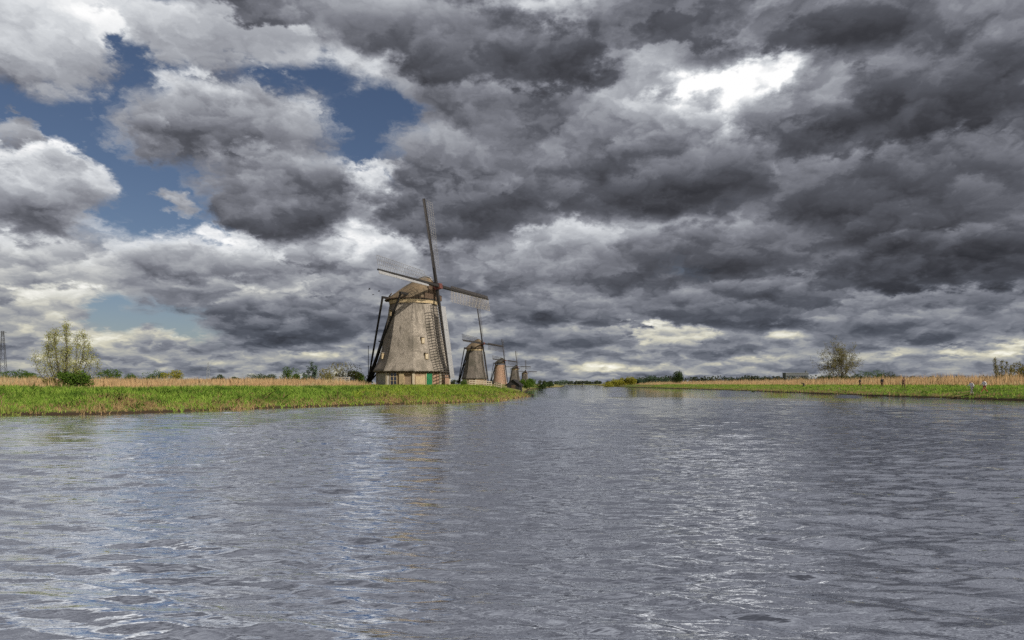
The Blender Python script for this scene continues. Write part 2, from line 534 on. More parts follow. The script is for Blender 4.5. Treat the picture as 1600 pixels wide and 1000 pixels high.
leafy('grass_dry', (0.40, 0.27, 0.15), (0.30, 0.22, 0.10), (0.22, 0.24, 0.06), 0.35, 0.6)
leafy('grass_lime', (0.24, 0.33, 0.035), (0.38, 0.44, 0.08), (0.14, 0.23, 0.03), 0.4, 0.45)
leafy('reed', (0.68, 0.45, 0.25), (0.46, 0.33, 0.19), (0.52, 0.44, 0.25), 0.3, 0.25)
leafy('leaf_green', (0.06, 0.12, 0.02), (0.11, 0.17, 0.03), None, 0.35)
leafy('leaf_dark', (0.035, 0.06, 0.02), (0.06, 0.085, 0.03), None, 0.25)
leafy('leaf_pale', (0.30, 0.32, 0.12), (0.44, 0.42, 0.17), None, 0.45)
leafy('leaf_olive', (0.17, 0.16, 0.055), (0.25, 0.22, 0.08), None, 0.35)
leafy('leaf_yellow', (0.26, 0.26, 0.035), (0.34, 0.31, 0.06), None, 0.35)
leafy('leaf_blue', (0.06, 0.10, 0.065), (0.10, 0.14, 0.09), None, 0.3)
leafy('leaf_far', (0.045, 0.06, 0.045), (0.07, 0.08, 0.05), None, 0.2)

def ground_fn(t):
    p = wpos(t)
    x, y, z = t.sep(p)
    n = t.noise(p, 0.35, 6, 0.65)
    n2 = t.noise(p, 3.0, 5, 0.65)
    n3 = t.noise(p, 0.02, 4, 0.6)
    k = t.mix(t.mapr(n2, 0.3, 0.7), (0.055, 0.095, 0.018), (0.13, 0.18, 0.03))
    k = t.mix(t.m('MULTIPLY', t.mapr(n, 0.48, 0.62), 0.8), k, (0.26, 0.19, 0.09))
    k = t.mix(t.mapr(n3, 0.42, 0.6), k, (0.24, 0.20, 0.09))
    mud = t.mapr(z, 0.10, 0.30, 1.0, 0.0)
    k = t.mix(mud, k, (0.045, 0.032, 0.022))
    return principled(t, k, 0.95, bump=n2, dist=0.06, strength=0.6, spec=0.1)
material('ground', ground_fn)

def water_fn(t):
    p = wpos(t)
    # fine chop riding on the modelled waves, stronger where gusts ruffle the surface
    gx_, gy_, _ = t.sep(p)
    lane = t.m('SINE', t.m('ADD', t.m('MULTIPLY', gx_, 0.35), t.m('MULTIPLY_ADD', gy_, -0.12, 0.2)))
    gust = t.m('MULTIPLY_ADD', lane, 0.14, t.noise(stretch(t, p, (0.10, 0.05, 1)), 1.0, 3, 0.55))
    rot = t.node('ShaderNodeVectorRotate', rotation_type='Z_AXIS')
    t.put(rot.inputs['Vector'], p); rot.inputs['Angle'].default_value = R(-12)
    q = rot.outputs[0]
    b = t.noise(stretch(t, q, (0.42, 2.0, 1)), 2.4, 2, 0.5, dist=0.35)
    c = t.noise(stretch(t, p, (0.5, 1.8, 1)), 10.0, 3, 0.6, dist=0.3)
    h = t.m('MULTIPLY', b, 0.034)
    h = t.m('MULTIPLY_ADD', c, 0.005, h)
    h = t.m('MULTIPLY', h, t.mapr(gust, 0.3, 0.7, 0.45, 1.35))
    bmp = t.node('ShaderNodeBump')
    bmp.inputs['Strength'].default_value = 1.0
    bmp.inputs['Distance'].default_value = 1.0
    t.put(bmp.inputs['Height'], h)
    gl = t.node('ShaderNodeBsdfGlossy')
    gl.inputs[0].default_value = (0.97, 0.98, 1.0, 1)
    gl.inputs['Roughness'].default_value = 0.05
    df = t.node('ShaderNodeBsdfDiffuse')
    df.inputs[0].default_value = (0.050, 0.054, 0.062, 1)
    fr = t.node('ShaderNodeFresnel'); fr.inputs[0].default_value = 1.75
    for s in (gl.inputs['Normal'], df.inputs['Normal'], fr.inputs['Normal']):
        t.t.links.new(bmp.outputs[0], s)
    fac = t.m('MULTIPLY_ADD', fr.outputs[0], 1.15, 0.42, clamp=True)
    mx = t.node('ShaderNodeMixShader')
    t.put(mx.inputs[0], fac)
    t.t.links.new(df.outputs[0], mx.inputs[1]); t.t.links.new(gl.outputs[0], mx.inputs[2])
    return mx.outputs[0]
material('water', water_fn)

# ------------------------------------------------------------------ ground and water
def at(px, py, Y):
    """world point seen at photo pixel (px, py) at distance Y"""
    return Vector(((px - 800) / FPX * Y, Y, EYE + (600 - py) / FPX * Y))

LEFT_LINE = [(-900, -30), (-260, 20), (-90, 34), (-35.2, 38.4), (-24.4, 40.0), (-20.9, 44.7), (-17.0, 50.5), (-12.7, 56.5), (-6.0, 64.0), (-1.3, 71.5), (1.1, 90.0), (2.3, 97.0), (1.8, 112), (3.0, 150), (5.7, 226), (14, 300), (28, 384), (50, 640), (70, 1000), (120, 1900)]
RIGHT_LINE = [(150, 1900), (125, 1000), (82, 640), (66, 427), (64.5, 274), (60.0, 160), (54.3, 96), (55.4, 74), (62, 52), (95, 20), (260, -60), (900, -300)]
WPOLY = np.array(LEFT_LINE + RIGHT_LINE + [(900, -900), (-900, -900)], dtype=np.float64)

def shore(x, y):
    """signed distance to the waterline, positive on land"""
    x = np.asarray(x, float); y = np.asarray(y, float)
    d = np.full(x.shape, 1e9); inside = np.zeros(x.shape, bool)
    n = len(WPOLY)
    for i in range(n):
        ax, ay = WPOLY[i]; bx, by = WPOLY[(i + 1) % n]
        ex, ey = bx - ax, by - ay
        tt = np.clip(((x - ax) * ex + (y - ay) * ey) / (ex * ex + ey * ey), 0, 1)
        d = np.minimum(d, np.hypot(x - ax - tt * ex, y - ay - tt * ey))
        cr = (ay > y) != (by > y)
        with np.errstate(divide='ignore', invalid='ignore'):
            xi = ax + (y - ay) * ex / (ey if abs(ey) > 1e-9 else 1e-9)
        inside ^= cr & (x < xi)
    return np.where(inside, -d, d)

def wob(x, y):
    return (np.sin(x * 0.71 + 1.3 * np.sin(y * 0.23)) * 0.5 + np.sin(y * 0.53 + x * 0.31) * 0.5 + np.sin(x * 1.9 + y * 1.3) * 0.3 + np.sin(x * 3.7 - y * 2.9) * 0.2)

def ground_z(x, y):
    x = np.asarray(x, float); y = np.asarray(y, float)
    s = shore(x, y) + 0.22 * wob(x, y)
    z = np.interp(s, [-8, -1, 0, 0.25, 0.7, 2, 4.5, 7, 12, 30, 60], [-2, -0.6, -0.06, 0.14, 0.32, 0.58, 1.08, 1.38, 1.48, 1.58, 1.66])
    return z + 0.06 * wob(x * 0.8 + 3, y * 0.9) * np.clip(s / 2, 0, 1)

def spaced(a, b, fine0, fine1, h):
    pts = list(np.arange(fine0, fine1 + h / 2, h))
    x, st = fine1, h
    while x < b:
        st *= 1.16; x += st; pts.append(min(x, b))
    x, st = fine0, h
    while x > a:
        st *= 1.16; x -= st; pts.insert(0, max(x, a))
    return np.array(sorted(set(pts)))

gx = spaced(-7000, 7000, -60, 95, 0.6)
gy = spaced(-400, 14000, 32, 150, 0.6)
GX, GY = np.meshgrid(gx, gy)
GZ = ground_z(GX, GY)
nx, ny = len(gx), len(gy)
idx = np.arange(nx * ny).reshape(ny, nx)
quads = np.stack([idx[:-1, :-1], idx[:-1, 1:], idx[1:, 1:], idx[1:, :-1]], -1).reshape(-1, 4)
keep = GZ.ravel()[quads].max(1) > -0.7                 # no bed below the open water
ground = mesh_np('ground', np.stack([GX, GY, GZ], -1).reshape(-1, 3), quads[keep], M['ground'], smooth=True)
tag(ground, kind='structure')
# the water: wind waves as real relief near the viewer, flattening into the distance
def water_sheet():
    r = np.random.default_rng(5)
    nw = 100
    lam = np.exp(r.uniform(np.log(0.20), np.log(2.0), nw))
    th = R(259) + r.normal(scale=0.22, size=nw)                  # running towards the viewer, a little to the left
    kx, ky = 2 * np.pi / lam * np.cos(th), 2 * np.pi / lam * np.sin(th)
    amp = lam * 0.0050 * r.uniform(0.5, 1.3, nw) * np.interp(lam, [0.20, 0.3, 0.6, 1.2, 2.0], [1.6, 1.8, 1.1, 0.6, 0.35])
    ph = r.uniform(0, 2 * np.pi, nw)
    rr = [0.5]
    while rr[-1] < 95: rr.append(rr[-1] + (0.25 if rr[-1] < 3.2 else max(0.028, 0.0042 * rr[-1])))
    rr = np.array(rr)
    aa = np.arange(R(-60), R(60) + 1e-6, 0.0044)
    RR, AA = np.meshgrid(rr, aa, indexing='ij')
    X, Y = RR * np.sin(AA), RR * np.cos(AA)
    Z = np.zeros_like(X)
    sp = np.maximum(0.028, 0.0042 * RR)
    gust = 0.74 + 0.18 * np.sin(0.35 * X - 0.12 * Y + 0.2) + 0.18 * np.sin(X * 0.11 + 2 * np.sin(Y * 0.05)) * np.sin(Y * 0.07 + X * 0.03 + 1)
    for i in range(nw):
        f = np.clip(lam[i] / sp / 4 - 0.5, 0, 1)
        p_ = kx[i] * X + ky[i] * Y + ph[i]
        Z += amp[i] * f * (np.sin(p_) + 0.25 * np.sin(2 * p_ + 0.6))
    Z *= gust * np.clip((95 - RR) / 25, 0, 1) * np.clip((RR - 0.5) / 2, 0, 1) * np.clip((R(60) - np.abs(AA)) / R(3), 0, 1)
    n0, n1 = X.shape
    verts = np.stack([X, Y, Z], -1).reshape(-1, 3)
    ids = np.arange(n0 * n1).reshape(n0, n1)
    q = np.stack([ids[:-1, :-1], ids[:-1, 1:], ids[1:, 1:], ids[1:, :-1]], -1).reshape(-1, 4)[:, ::-1]
    # flat remainder: a fan of strips from the rim of the waved sector out to the far shore, and behind the viewer
    def ring(px, py): return np.stack([px, py, np.zeros_like(px)], -1)
    ex, base = [], len(verts)
    f = []
    far = 2300.0
    outer = ids[-1, :]
    ov = ring(far * np.sin(aa), far * np.cos(aa))
    ex.append(ov); oid = base + np.arange(len(aa)); base += len(aa)
    f.append(np.stack([outer[:-1], oid[:-1], oid[1:], outer[1:]], -1)[:, ::-1])
    back = np.linspace(R(60), R(300), 60)
    bo = ring(far * np.sin(back), far * np.cos(back)); bi = ring(0.5 * np.sin(back), 0.5 * np.cos(back)); bm = ring(95 * np.sin(back), 95 * np.cos(back))
    ex += [bi, bm, bo]
    i0 = base + np.arange(60); i1 = i0 + 60; i2 = i0 + 120
    f.append(np.stack([i0[:-1], i1[:-1], i1[1:], i0[1:]], -1)[:, ::-1]); f.append(np.stack([i1[:-1], i2[:-1], i2[1:], i1[1:]], -1)[:, ::-1])
    verts = np.concatenate([verts] + ex)
    return mesh_np('water', verts, np.concatenate([q] + f), M['water'], smooth=True)
water = water_sheet()
tag(water, kind='structure')
def gz(x, y):
    return float(ground_z(np.array([x]), np.array([y]))[0])

# ------------------------------------------------------------------ windmills
def body_radius(z):
    return float(np.interp(z, [2.2, 2.4, 3.0, 3.8, 5.0, 6.5, 8.5, 10.5, 12.6, 12.9], [6.22, 6.20, 5.86, 5.50, 5.10, 4.72, 4.32, 4.00, 3.72, 3.60]))

def facet_axes(ang):
    N = Vector((math.cos(ang), math.sin(ang), 0))
    return Vector((-math.sin(ang), math.cos(ang), 0)), N, Vector((0, 0, 1))

def thatch_facet(k, edge, mat, parent, r, wk=1.0):
    a0, a1 = edge + k * math.pi / 4, edge + (k + 1) * math.pi / 4
    N = Vector((math.cos((a0 + a1) / 2), math.sin((a0 + a1) / 2), 0))
    zs = [2.30, 2.22, 2.40, 2.8, 3.2, 3.8, 4.4, 5.2, 6.0, 7.0, 8.0, 9.0, 10.0, 11.0, 12.0, 12.75, 12.9]
    nu = 9
    vs, fs = [], []
    for i, z in enumerate(zs):
        rr = 5.55 if i == 0 else body_radius(z)
        for j in range(nu):
            u = j / (nu - 1)
            p = Vector((math.cos(a0), math.sin(a0), 0)) * (1 - u) + Vector((math.cos(a1), math.sin(a1), 0)) * u
            p = p * (rr * wk)
            p.z = z
            if 0 < j < nu - 1 and i > 1:
                p += N * (0.05 * math.sin(math.pi * u) + r.uniform(-0.025, 0.025))
            vs.append(p)
    for i in range(len(zs) - 1):
        for j in range(nu - 1):
            a = i * nu + j
            fs.append((a, a + 1, a + nu + 1, a + nu))
    return MB().add(vs, fs).build('thatch_facet', mat, parent, smooth=True)

def cap_section(x):
    h = float(np.interp(x, [-4.5, -3.9, -3.0, -1.5, 0.0, 1.4, 2.4, 3.2, 3.7], [0.6, 1.05, 1.6, 2.35, 2.95, 3.45, 3.6, 3.35, 2.8]))
    w = float(np.interp(x, [-4.5, -3.9, -3.0, -1.5, 0.0, 1.5, 2.8, 3.7], [1.0, 2.1, 3.0, 3.7, 3.9, 3.6, 2.9, 2.2]))
    return h, w

def windmill(label, loc, edge, yaw, phi, cap_mat='thatch_cap', body_mat='thatch', round_brick=False, detail=True, seed=1, sail_bars=True, board='grey_wood', wk=1.0):
    r = random.Random(seed)
    root = empty('windmill', loc)
    tag(root, label, 'windmill', 'windmills along the canal')
    n = Vector((math.cos(yaw), math.sin(yaw), 0))
    h = Vector((-n.y, n.x, 0))                     # to the right when looking at the sails from the front
    up = Vector((0, 0, 1))
    # --- brick foot
    if round_brick:
        prof = [(0, 5.6), (2.0, 5.2), (4.0, 4.8), (7.0, 4.3), (10.0, 3.9), (12.8, 3.65)]
        MB().rings([(z, q * wk) for z, q in prof], 28).build('tower_wall', M['brick_red'], root, smooth=False)
        MB().rings([(12.55, 3.72 * wk), (12.55, 3.92 * wk), (12.8, 3.95 * wk), (12.8, 3.7 * wk)], 28, cap=False).build('cornice', M['brown_wood'], root)
    else:
        for k in range(8):
            ang = edge + (k + 0.5) * math.pi / 4
            T, N, U = facet_axes(ang)
            ap = 5.62 * wk * math.cos(math.pi / 8)
            half = 5.62 * wk * math.sin(math.pi / 8)
            side = k == 6
            wall = MB()
            c = N * ap
            wall.add([c - T * (half * 1.02) - U * 0.4, c + T * (half * 1.02) - U * 0.4, c + T * half + U * 2.36, c - T * half + U * 2.36,
                      c - T * (half * 0.94) - N * 0.35 - U * 0.4, c + T * (half * 0.94) - N * 0.35 - U * 0.4, c + T * (half * 0.93) - N * 0.35 + U * 2.36, c - T * (half * 0.93) - N * 0.35 + U * 2.36],
                     [(0, 1, 2, 3), (5, 4, 7, 6), (4, 5, 1, 0), (3, 2, 6, 7), (4, 0, 3, 7), (1, 5, 6, 2)])
            wall.build('base_wall', M['white_plaster' if side else ('brick_red' if k == 1 else 'brick_tan')], root)
            cp = Vector((math.cos(edge + k * math.pi / 4), math.sin(edge + k * math.pi / 4), 0)) * (5.6 * wk)
            MB().beam(cp - U * 0.3, cp * 0.992 + U * 2.3, 0.34).build('corner_post', M['pale_wood'], root)
        MB().rings([(2.02, 5.70 * wk), (2.02, 5.82 * wk), (2.18, 5.82 * wk), (2.18, 5.70 * wk)], 8, rot=edge, cap=False).build('eave_beam', M['brown_wood'], root)
        for k in range(8):
            thatch_facet(k, edge, M[body_mat], root, r, wk)
    if detail:
        # facets 0 and 7 look at the camera: 0 to the right of the front edge, 7 to its left
        T, N, U = facet_axes(edge + 0.5 * math.pi / 4)
        c = N * (5.64 * math.cos(math.pi / 8))
        ax = (T, N, U)
        d = MB().box(c + T * 0.35 + U * 1.0 + N * 0.03, (0.92, 0.10, 2.0), ax).build('door', M['green_paint'], root)
        MB().box(c + T * 0.02 + U * 1.05 + N * 0.12, (0.05, 0.08, 0.14), ax).build('handle', M['iron'], d)
        fr = MB()
        for s in (-1, 1): fr.box(c + T * (0.35 + s * 0.52) + U * 1.03 + N * 0.05, (0.11, 0.14, 2.06), ax)
        fr.box(c + T * 0.35 + U * 2.09 + N * 0.05, (1.15, 0.14, 0.10), ax)
        fr.build('door_frame', M['cream_paint'], d)
        MB().box(c + T * -1.05 + U * 0.75 + N * 0.02, (1.55, 0.06, 1.5), ax).build('wall_panel', M['cream_paint'], root)
        MB().box(c + T * 1.45 + U * 0.9 + N * 0.02, (0.9, 0.06, 1.75), ax).build('wall_panel', M['brick_red'], root)
        T, N, U = facet_axes(edge - 0.5 * math.pi / 4)
        c = N * (5.64 * math.cos(math.pi / 8)); ax = (T, N, U)
        w = MB().box(c + T * -1.0 + U * 1.15 + N * 0.01, (1.0, 0.10, 1.75), ax).build('window', M['window_glass'], root)
        for s in (-1, 1):
            MB().box(c + T * (-1.0 + s * 0.53) + U * 1.15 + N * 0.05, (0.09, 0.14, 1.95), ax).build('frame', M['cream_paint'], w)
        for zz in (0.24, 0.85, 1.45, 2.07):
            MB().box(c + T * -1.0 + U * zz + N * 0.05, (0.97, 0.13, 0.06), ax).build('glazing_bar', M['cream_paint'], w)
        MB().box(c + T * -1.0 + U * 1.15 + N * 0.055, (0.06, 0.12, 1.78), ax).build('glazing_bar', M['cream_paint'], w)
        MB().box(c + T * 0.35 + U * 1.0 + N * 0.12, (0.75, 0.28, 2.05), ax).build('wall_pier', M['cream_paint'], root)
        MB().box(c + T * -1.95 + U * 1.0 + N * 0.03, (0.5, 0.08, 1.9), ax).build('wall_panel', M['white_plaster'], root)
        # small hatches let into the thatch
        for (k, u, z) in ((-1.5, 0.1, 11.2), (-1.5, -0.2, 4.6), (0.5, -0.35, 6.9), (0.5, 0.0, 4.5)):
            T, N, U = facet_axes(edge + k * math.pi / 4)
            rr = body_radius(z) * math.cos(math.pi / 8)
            ax = (T, N, U)
            hh = MB().box(N * (rr + 0.15) + T * u + U * z, (0.45, 0.36, 0.85), ax).build('hatch', M['cream_paint'], root)
            MB().box(N * (rr + 0.345) + T * u + U * (z - 0.02), (0.33, 0.03, 0.66), ax).build('shutter', M['pale_wood'], hh)
            MB().box(N * (rr + 0.20) + T * u + U * (z + 0.52), (0.62, 0.5, 0.10), ax).build('hood', M[body_mat], hh)
    # --- cap on its ring
    zc = 13.35
    if not round_brick:
        MB().rings([(12.7, 3.55 * wk), (12.7, 3.74 * wk), (13.25, 3.80 * wk), (13.25, 3.5 * wk)], 24, cap=False).build('cap_ring', M['cream_paint'], root)
    MB().rings([(13.22, 3.0 * wk), (13.22, 3.92 * wk), (13.38, 3.92 * wk), (13.38, 3.0 * wk)], 24, cap=False).build('ring_beam', M['tarred_wood'], root)
    C = lambda x, y, z: n * (x * wk) + h * (y * wk) + up * (zc + z)
    xs = [-4.5, -4.2, -3.9, -3.4, -3.0, -2.2, -1.5, -0.8, 0.0, 0.8, 1.4, 1.9, 2.4, 2.8, 3.2, 3.5, 3.7]
    ns = 15
    vs, fs = [], []
    for x in xs:
        hh, ww = cap_section(x)
        for j in range(ns):
            s = -1 + 2 * j / (ns - 1)
            z = hh * (1 - abs(s) ** 1.2)
            y = ww * math.copysign(1 - (1 - abs(s)) ** 1.12, s)
            if z > 0 and 0 < j < ns - 1:
                z += r.uniform(-0.03, 0.03)
            vs.append(C(x, y, z))
    for i in range(len(xs) - 1):
        for j in range(ns - 1):
            a = i * ns + j
            fs.append((a, a + ns, a + ns + 1, a + 1))
    fs.append(tuple(range(ns)))
    fs.append(tuple((len(xs) - 1) * ns + j for j in reversed(range(ns))))
    cap = MB().add(vs, fs).build('cap', M[cap_mat], root, smooth=True)
    # ridge, rear edge boards, lower rim
    rd = [C(x, 0, cap_section(x)[0] + 0.04) for x in xs]
    MB().tube(rd, [0.14] * len(rd), 6).build('ridge', M['grey_wood'], cap)
    for s in (-1, 1):
        rim = [C(x, s * (cap_section(x)[1] + 0.03), 0.06) for x in xs]
        MB().tube(rim, [0.11] * len(rim), 6).build('rim_beam', M['brown_wood'], cap)
        if detail:
            e = [C(x, s * cap_section(x)[1] * 0.55, cap_section(x)[0] * 0.66 + 0.1) for x in (-4.5, -3.9, -3.0)]
            MB().tube(e, [0.10] * 3, 6).build('edge_board', M['brown_wood'], cap)
    # front gable of painted boards, hinged behind the sails
    gx_ = 3.72
    hh, ww = cap_section(3.7)
    for q in range(5):
        y0, y1 = -ww + q * 2 * ww / 5 + 0.02, -ww + (q + 1) * 2 * ww / 5 - 0.02
        ym = (y0 + y1) / 2
        zt = hh * (1 - min(1, abs(ym) / ww) ** 1.6) * 0.96
        MB().box(C(gx_ + 0.06, ym, zt / 2), (0.10, (y1 - y0) * wk, max(0.3, zt)), (n, h, up)).build('gable_board', M['brown_wood'], cap)
    # --- winding gear: cross beams, tail pole and braces down to the ground at the back
    foot = n * (-9.0 * wk) + up * 0.6
    def cap_beam(name, xx, yy0, yy1, z, w):
        return MB().beam(C(xx, yy0, z), C(xx, yy1, z), w).build(name, M['tarred_wood'], root)
    cap_beam('long_cross_beam', 1.3, -5.0, 5.6, 0.62, 0.36)
    cap_beam('short_cross_beam', -3.6, -3.2, 3.2, 0.45, 0.32)
    MB().beam(C(-3.5, 0, 0.7), foot, 0.42, 0.34).build('tail_pole', M['tarred_wood'], root)
    MB().beam(C(-3.6, 0, 0.4), C(-5.3, 0, 0.4), 0.26).build('tail_beam', M['tarred_wood'], root)
    for s in (-1, 1):
        MB().beam(C(-3.6, s * 3.1, 0.40), foot + h * (s * 0.25), 0.26, 0.22).build('short_brace', M['tarred_wood'], root)
        MB().beam(C(1.3, s * 4.8, 0.55), foot + h * (s * 0.45) + up * 0.25, 0.24, 0.2).build('long_brace', M['tarred_wood'], root)
    a1, b1 = C(-3.6, -1.55, 0.42) * 0.5 + foot * 0.5, C(-3.6, 1.55, 0.42) * 0.5 + foot * 0.5
    MB().beam(a1, b1, 0.16).build('tie_beam', M['tarred_wood'], root)
    wheel = MB()
    wc = foot + up * 0.35 - n * 0.3
    for k in range(8):
        a = k * math.pi / 4
        wheel.beam(wc, wc + h * math.cos(a) * 0.9 + up * math.sin(a) * 0.9, 0.09, 0.06)
        a2 = a + math.pi / 4
        wheel.beam(wc + (h * math.cos(a) + up * math.sin(a)) * 0.8, wc + (h * math.cos(a2) + up * math.sin(a2)) * 0.8, 0.07)
    wheel.build('capstan_wheel', M['tarred_wood'], root)
    # --- windshaft and sails
    tilt = R(11)
    nt = (n * math.cos(tilt) + up * math.sin(tilt)).normalized()
    v = (up * math.cos(tilt) - n * math.sin(tilt)).normalized()
    hub = n * (4.7 * wk) + up * 15.25
    MB().tube([hub - nt * 3.6, hub + nt * 0.35], [0.38, 0.34], 12).build('windshaft', M['brown_wood'], root)
    poll = MB()
    poll.box(hub - nt * 0.28, (0.78, 0.78, 0.62), (h, v, nt)).box(hub + nt * 0.22, (0.78, 0.78, 0.62), (h, v, nt))
    poll.build('poll_end', M['poll_paint'], root)
    L = 14.3
    for k in range(4):
        off = nt * (0.25 if k % 2 else -0.28)
        an = phi + k * math.pi / 2
        a = v * math.cos(an) + h * math.sin(an)
        tr = h * math.cos(an) - v * math.sin(an)             # trailing side
        S = MB().beam(hub + off, hub + off + a * L, 0.40, 0.20, 0.40, 0.18, up=nt).build('sail', M['tarred_wood'], root)
        def pt(u, w):
            tw = R(np.interp(u, [2.5, 14.3], [22, 2]))
            return hub + off + a * u + (tr * math.cos(tw) - nt * math.sin(tw) * 0.55) * w + nt * 0.06
        # weather boards along the leading edge
        nb = 3
        for q in range(nb):
            u0, u1 = 3.0 + q * 11.2 / nb, 3.0 + (q + 1) * 11.2 / nb - 0.05
            lead = -1.25 if (k == 2 and detail) else -0.56
            p = [pt(u0, lead), pt(u1, lead), pt(u1, -0.12), pt(u0, -0.16)]
            bb = MB().add(p + [x - nt * 0.05 for x in p], [(0, 1, 2, 3), (7, 6, 5, 4), (0, 4, 5, 1), (1, 5, 6, 2), (2, 6, 7, 3), (3, 7, 4, 0)])
            bb.build('weather_board', M['dark_board' if k in (0, 1) else board], S)
        bars = MB()
        nbar = 27 if sail_bars else 14
        for q in range(nbar):
            u = 3.1 + q * (L - 3.25) / (nbar - 1)
            if detail:
                MB().beam(pt(u, -0.08), pt(u, 2.05), (0.032, 0.040, 0.09, 0.036)[k], (0.028, 0.036, 0.08, 0.032)[k], up=nt).build('sail_bar', M[('pale_lath', 'pale_wood', 'lath_wood', 'pale_lath')[k]], S)
            else:
                bars.beam(pt(u, -0.08), pt(u, 2.05), 0.05, 0.045, up=nt)
        for w in (0.75, 1.40, 2.05):
            us = np.linspace(3.1, L - 0.15, 9)
            if detail:
                MB().tube([pt(u, w) for u in us], [0.042 if k == 2 else 0.026] * 9, 5).build('sail_rail', M['lath_wood' if k == 2 else 'pale_lath'], S)
            else:
                bars.tube([pt(u, w) for u in us], [0.03] * 9, 4)
        if not detail:
            bars.build('lattice', M['lath_wood'], S)
    return root

MILL_YAW = math.atan2(-0.485, 0.875)
simple('poll_paint', (0.16, 0.05, 0.045), (0.07, 0.035, 0.03), 3.0, 0.6)
def mill_at(px, Y, base_py=None):
    X = (px - 800) / FPX * Y
    return (X, Y, gz(X, Y) - 0.05)

def view_edge(loc):
    return math.atan2(-loc[1], -loc[0])      # one corner of the octagon towards the camera
m1 = mill_at(646, 106.7)
windmill('large thatched windmill in front, with green door and lattice sails', m1, view_edge(m1), MILL_YAW, R(2.0), seed=1)
m2 = mill_at(741.5, 255)
windmill('second thatched windmill, just right of the large one', m2, view_edge(m2) + R(6), MILL_YAW, R(2.5), body_mat='thatch_shaded', detail=False, seed=2, board='dark_board', wk=0.80)
m3 = mill_at(781, 440)
windmill('third windmill, orange brick tower under a dark cap', m3, 0, MILL_YAW + R(-4), R(3), cap_mat='thatch_dark', round_brick=True, detail=False, seed=3, board='dark_board', wk=0.84)
m4 = mill_at(804.5, 600)
windmill('fourth windmill, small and grey, behind the dark shed', m4, view_edge(m4), MILL_YAW + R(-25), R(0), cap_mat='thatch_dark', body_mat='thatch_shaded', detail=False, seed=4, sail_bars=False, board='dark_board', wk=0.85)
m5 = mill_at(820, 830)
windmill('fifth and farthest windmill, tiny above the canal shrubs', m5, view_edge(m5), MILL_YAW + R(-38), R(1), cap_mat='thatch_dark', body_mat='thatch_shaded', detail=False, seed=5, sail_bars=False, board='dark_board', wk=0.85)

# ------------------------------------------------------------------ small built things
def fence(label, a, b, nposts, hgt, mat, rails=3):
    a, b = Vector(a), Vector(b)
    root = empty('fence', a)
    tag(root, label, 'fence')
    d = b - a
    for i in range(nposts):
        p = d * (i / (nposts - 1))
        z0 = gz(a.x + p.x, a.y + p.y) - a.z
        MB().box((p.x, p.y, z0 + hgt / 2 - 0.1), (0.11, 0.11, hgt + 0.2)).build('post', mat, root)
    for k in range(rails):
        zz = hgt * (0.32 + 0.62 * k / max(1, rails - 1))
        MB().beam((0, -0.08, gz(a.x, a.y) - a.z + zz), (d.x, d.y - 0.08, gz(b.x, b.y) - a.z + zz), 0.05, h0=0.10, h1=0.10).build('rail', mat, root)
    return root
def gp(px, Y):
    X = (px - 800) / FPX * Y
    return (X, Y, gz(X, Y))
fence('pale wooden rail fence right of the large mill', gp(733, 100), gp(768, 108), 9, 1.0, M['pale_wood'])
fence('short pale fence at the end of the grassy bank', gp(773, 104), gp(783, 98), 4, 1.0, M['pale_wood'])
fence('weathered white gate in the reeds left of the large mill', gp(522, 92), gp(546, 92), 5, 1.15, M['white_plaster'], 4)

# dark shed by the canal
sp = gp(804, 150)
shed = empty('boat_shed', sp, R(-12))
tag(shed, 'black tarred boat shed with pitched roof by the canal', 'shed')
wl = MB(); wl.box((0, 0, 0.35), (2.7, 3.4, 1.5)); wl.build('wall', M['tarred_wood'], shed)
for s in (-1, 1):
    MB().add([(s * 1.75, -2.0, 0.85), (s * 1.75, 2.0, 0.85), (0, 2.0, 2.15), (0, -2.0, 2.15), (s * 1.75, -2.0, 0.73), (s * 1.75, 2.0, 0.73), (0, 2.0, 2.03), (0, -2.0, 2.03)],
             [(0, 1, 2, 3), (7, 6, 5, 4), (0, 4, 5, 1), (1, 5, 6, 2), (2, 6, 7, 3), (3, 7, 4, 0)]).build('roof_side', M['tarred_wood'], shed)
MB().add([(-1.3, -1.68, 1.1), (1.3, -1.68, 1.1), (0, -1.68, 2.05), (-1.3, -1.6, 1.1), (1.3, -1.6, 1.1), (0, -1.6, 2.05)],
         [(0, 1, 2), (5, 4, 3), (0, 3, 4, 1), (1, 4, 5, 2), (2, 5, 3, 0)]).build('gable', M['tarred_wood'], shed)
MB().box((0.1, -1.73, 0.25), (0.9, 0.08, 1.3)).build('door', M['brown_wood'], shed)
# jetty at the point of the bank
jp = (2.0, 99.0, 0.0)
jetty = empty('jetty', jp)
tag(jetty, 'small dark wooden landing stage at the tip of the bank', 'jetty')
for k in range(6):
    MB().box((-1.1 + k * 0.42, 0, 0.30), (0.38, 1.3, 0.06)).build('plank', M['brown_wood'], jetty)
for (x, y) in ((-1.1, -0.5), (1.0, -0.5), (-1.1, 0.5), (1.0, 0.5)):
    MB().tube([(x, y, -0.6), (x, y, 0.30)], [0.09, 0.09], 8).build('pile', M['tarred_wood'], jetty)
mp = MB().tube([(1.35, 99.4, -0.5), (1.35, 99.4, 0.9), (1.36, 99.4, 1.55)], [0.12, 0.11, 0.10], 8).build('mooring_post', M['tarred_wood'])
tag(mp, 'upright dark mooring post beside the landing stage', 'post')
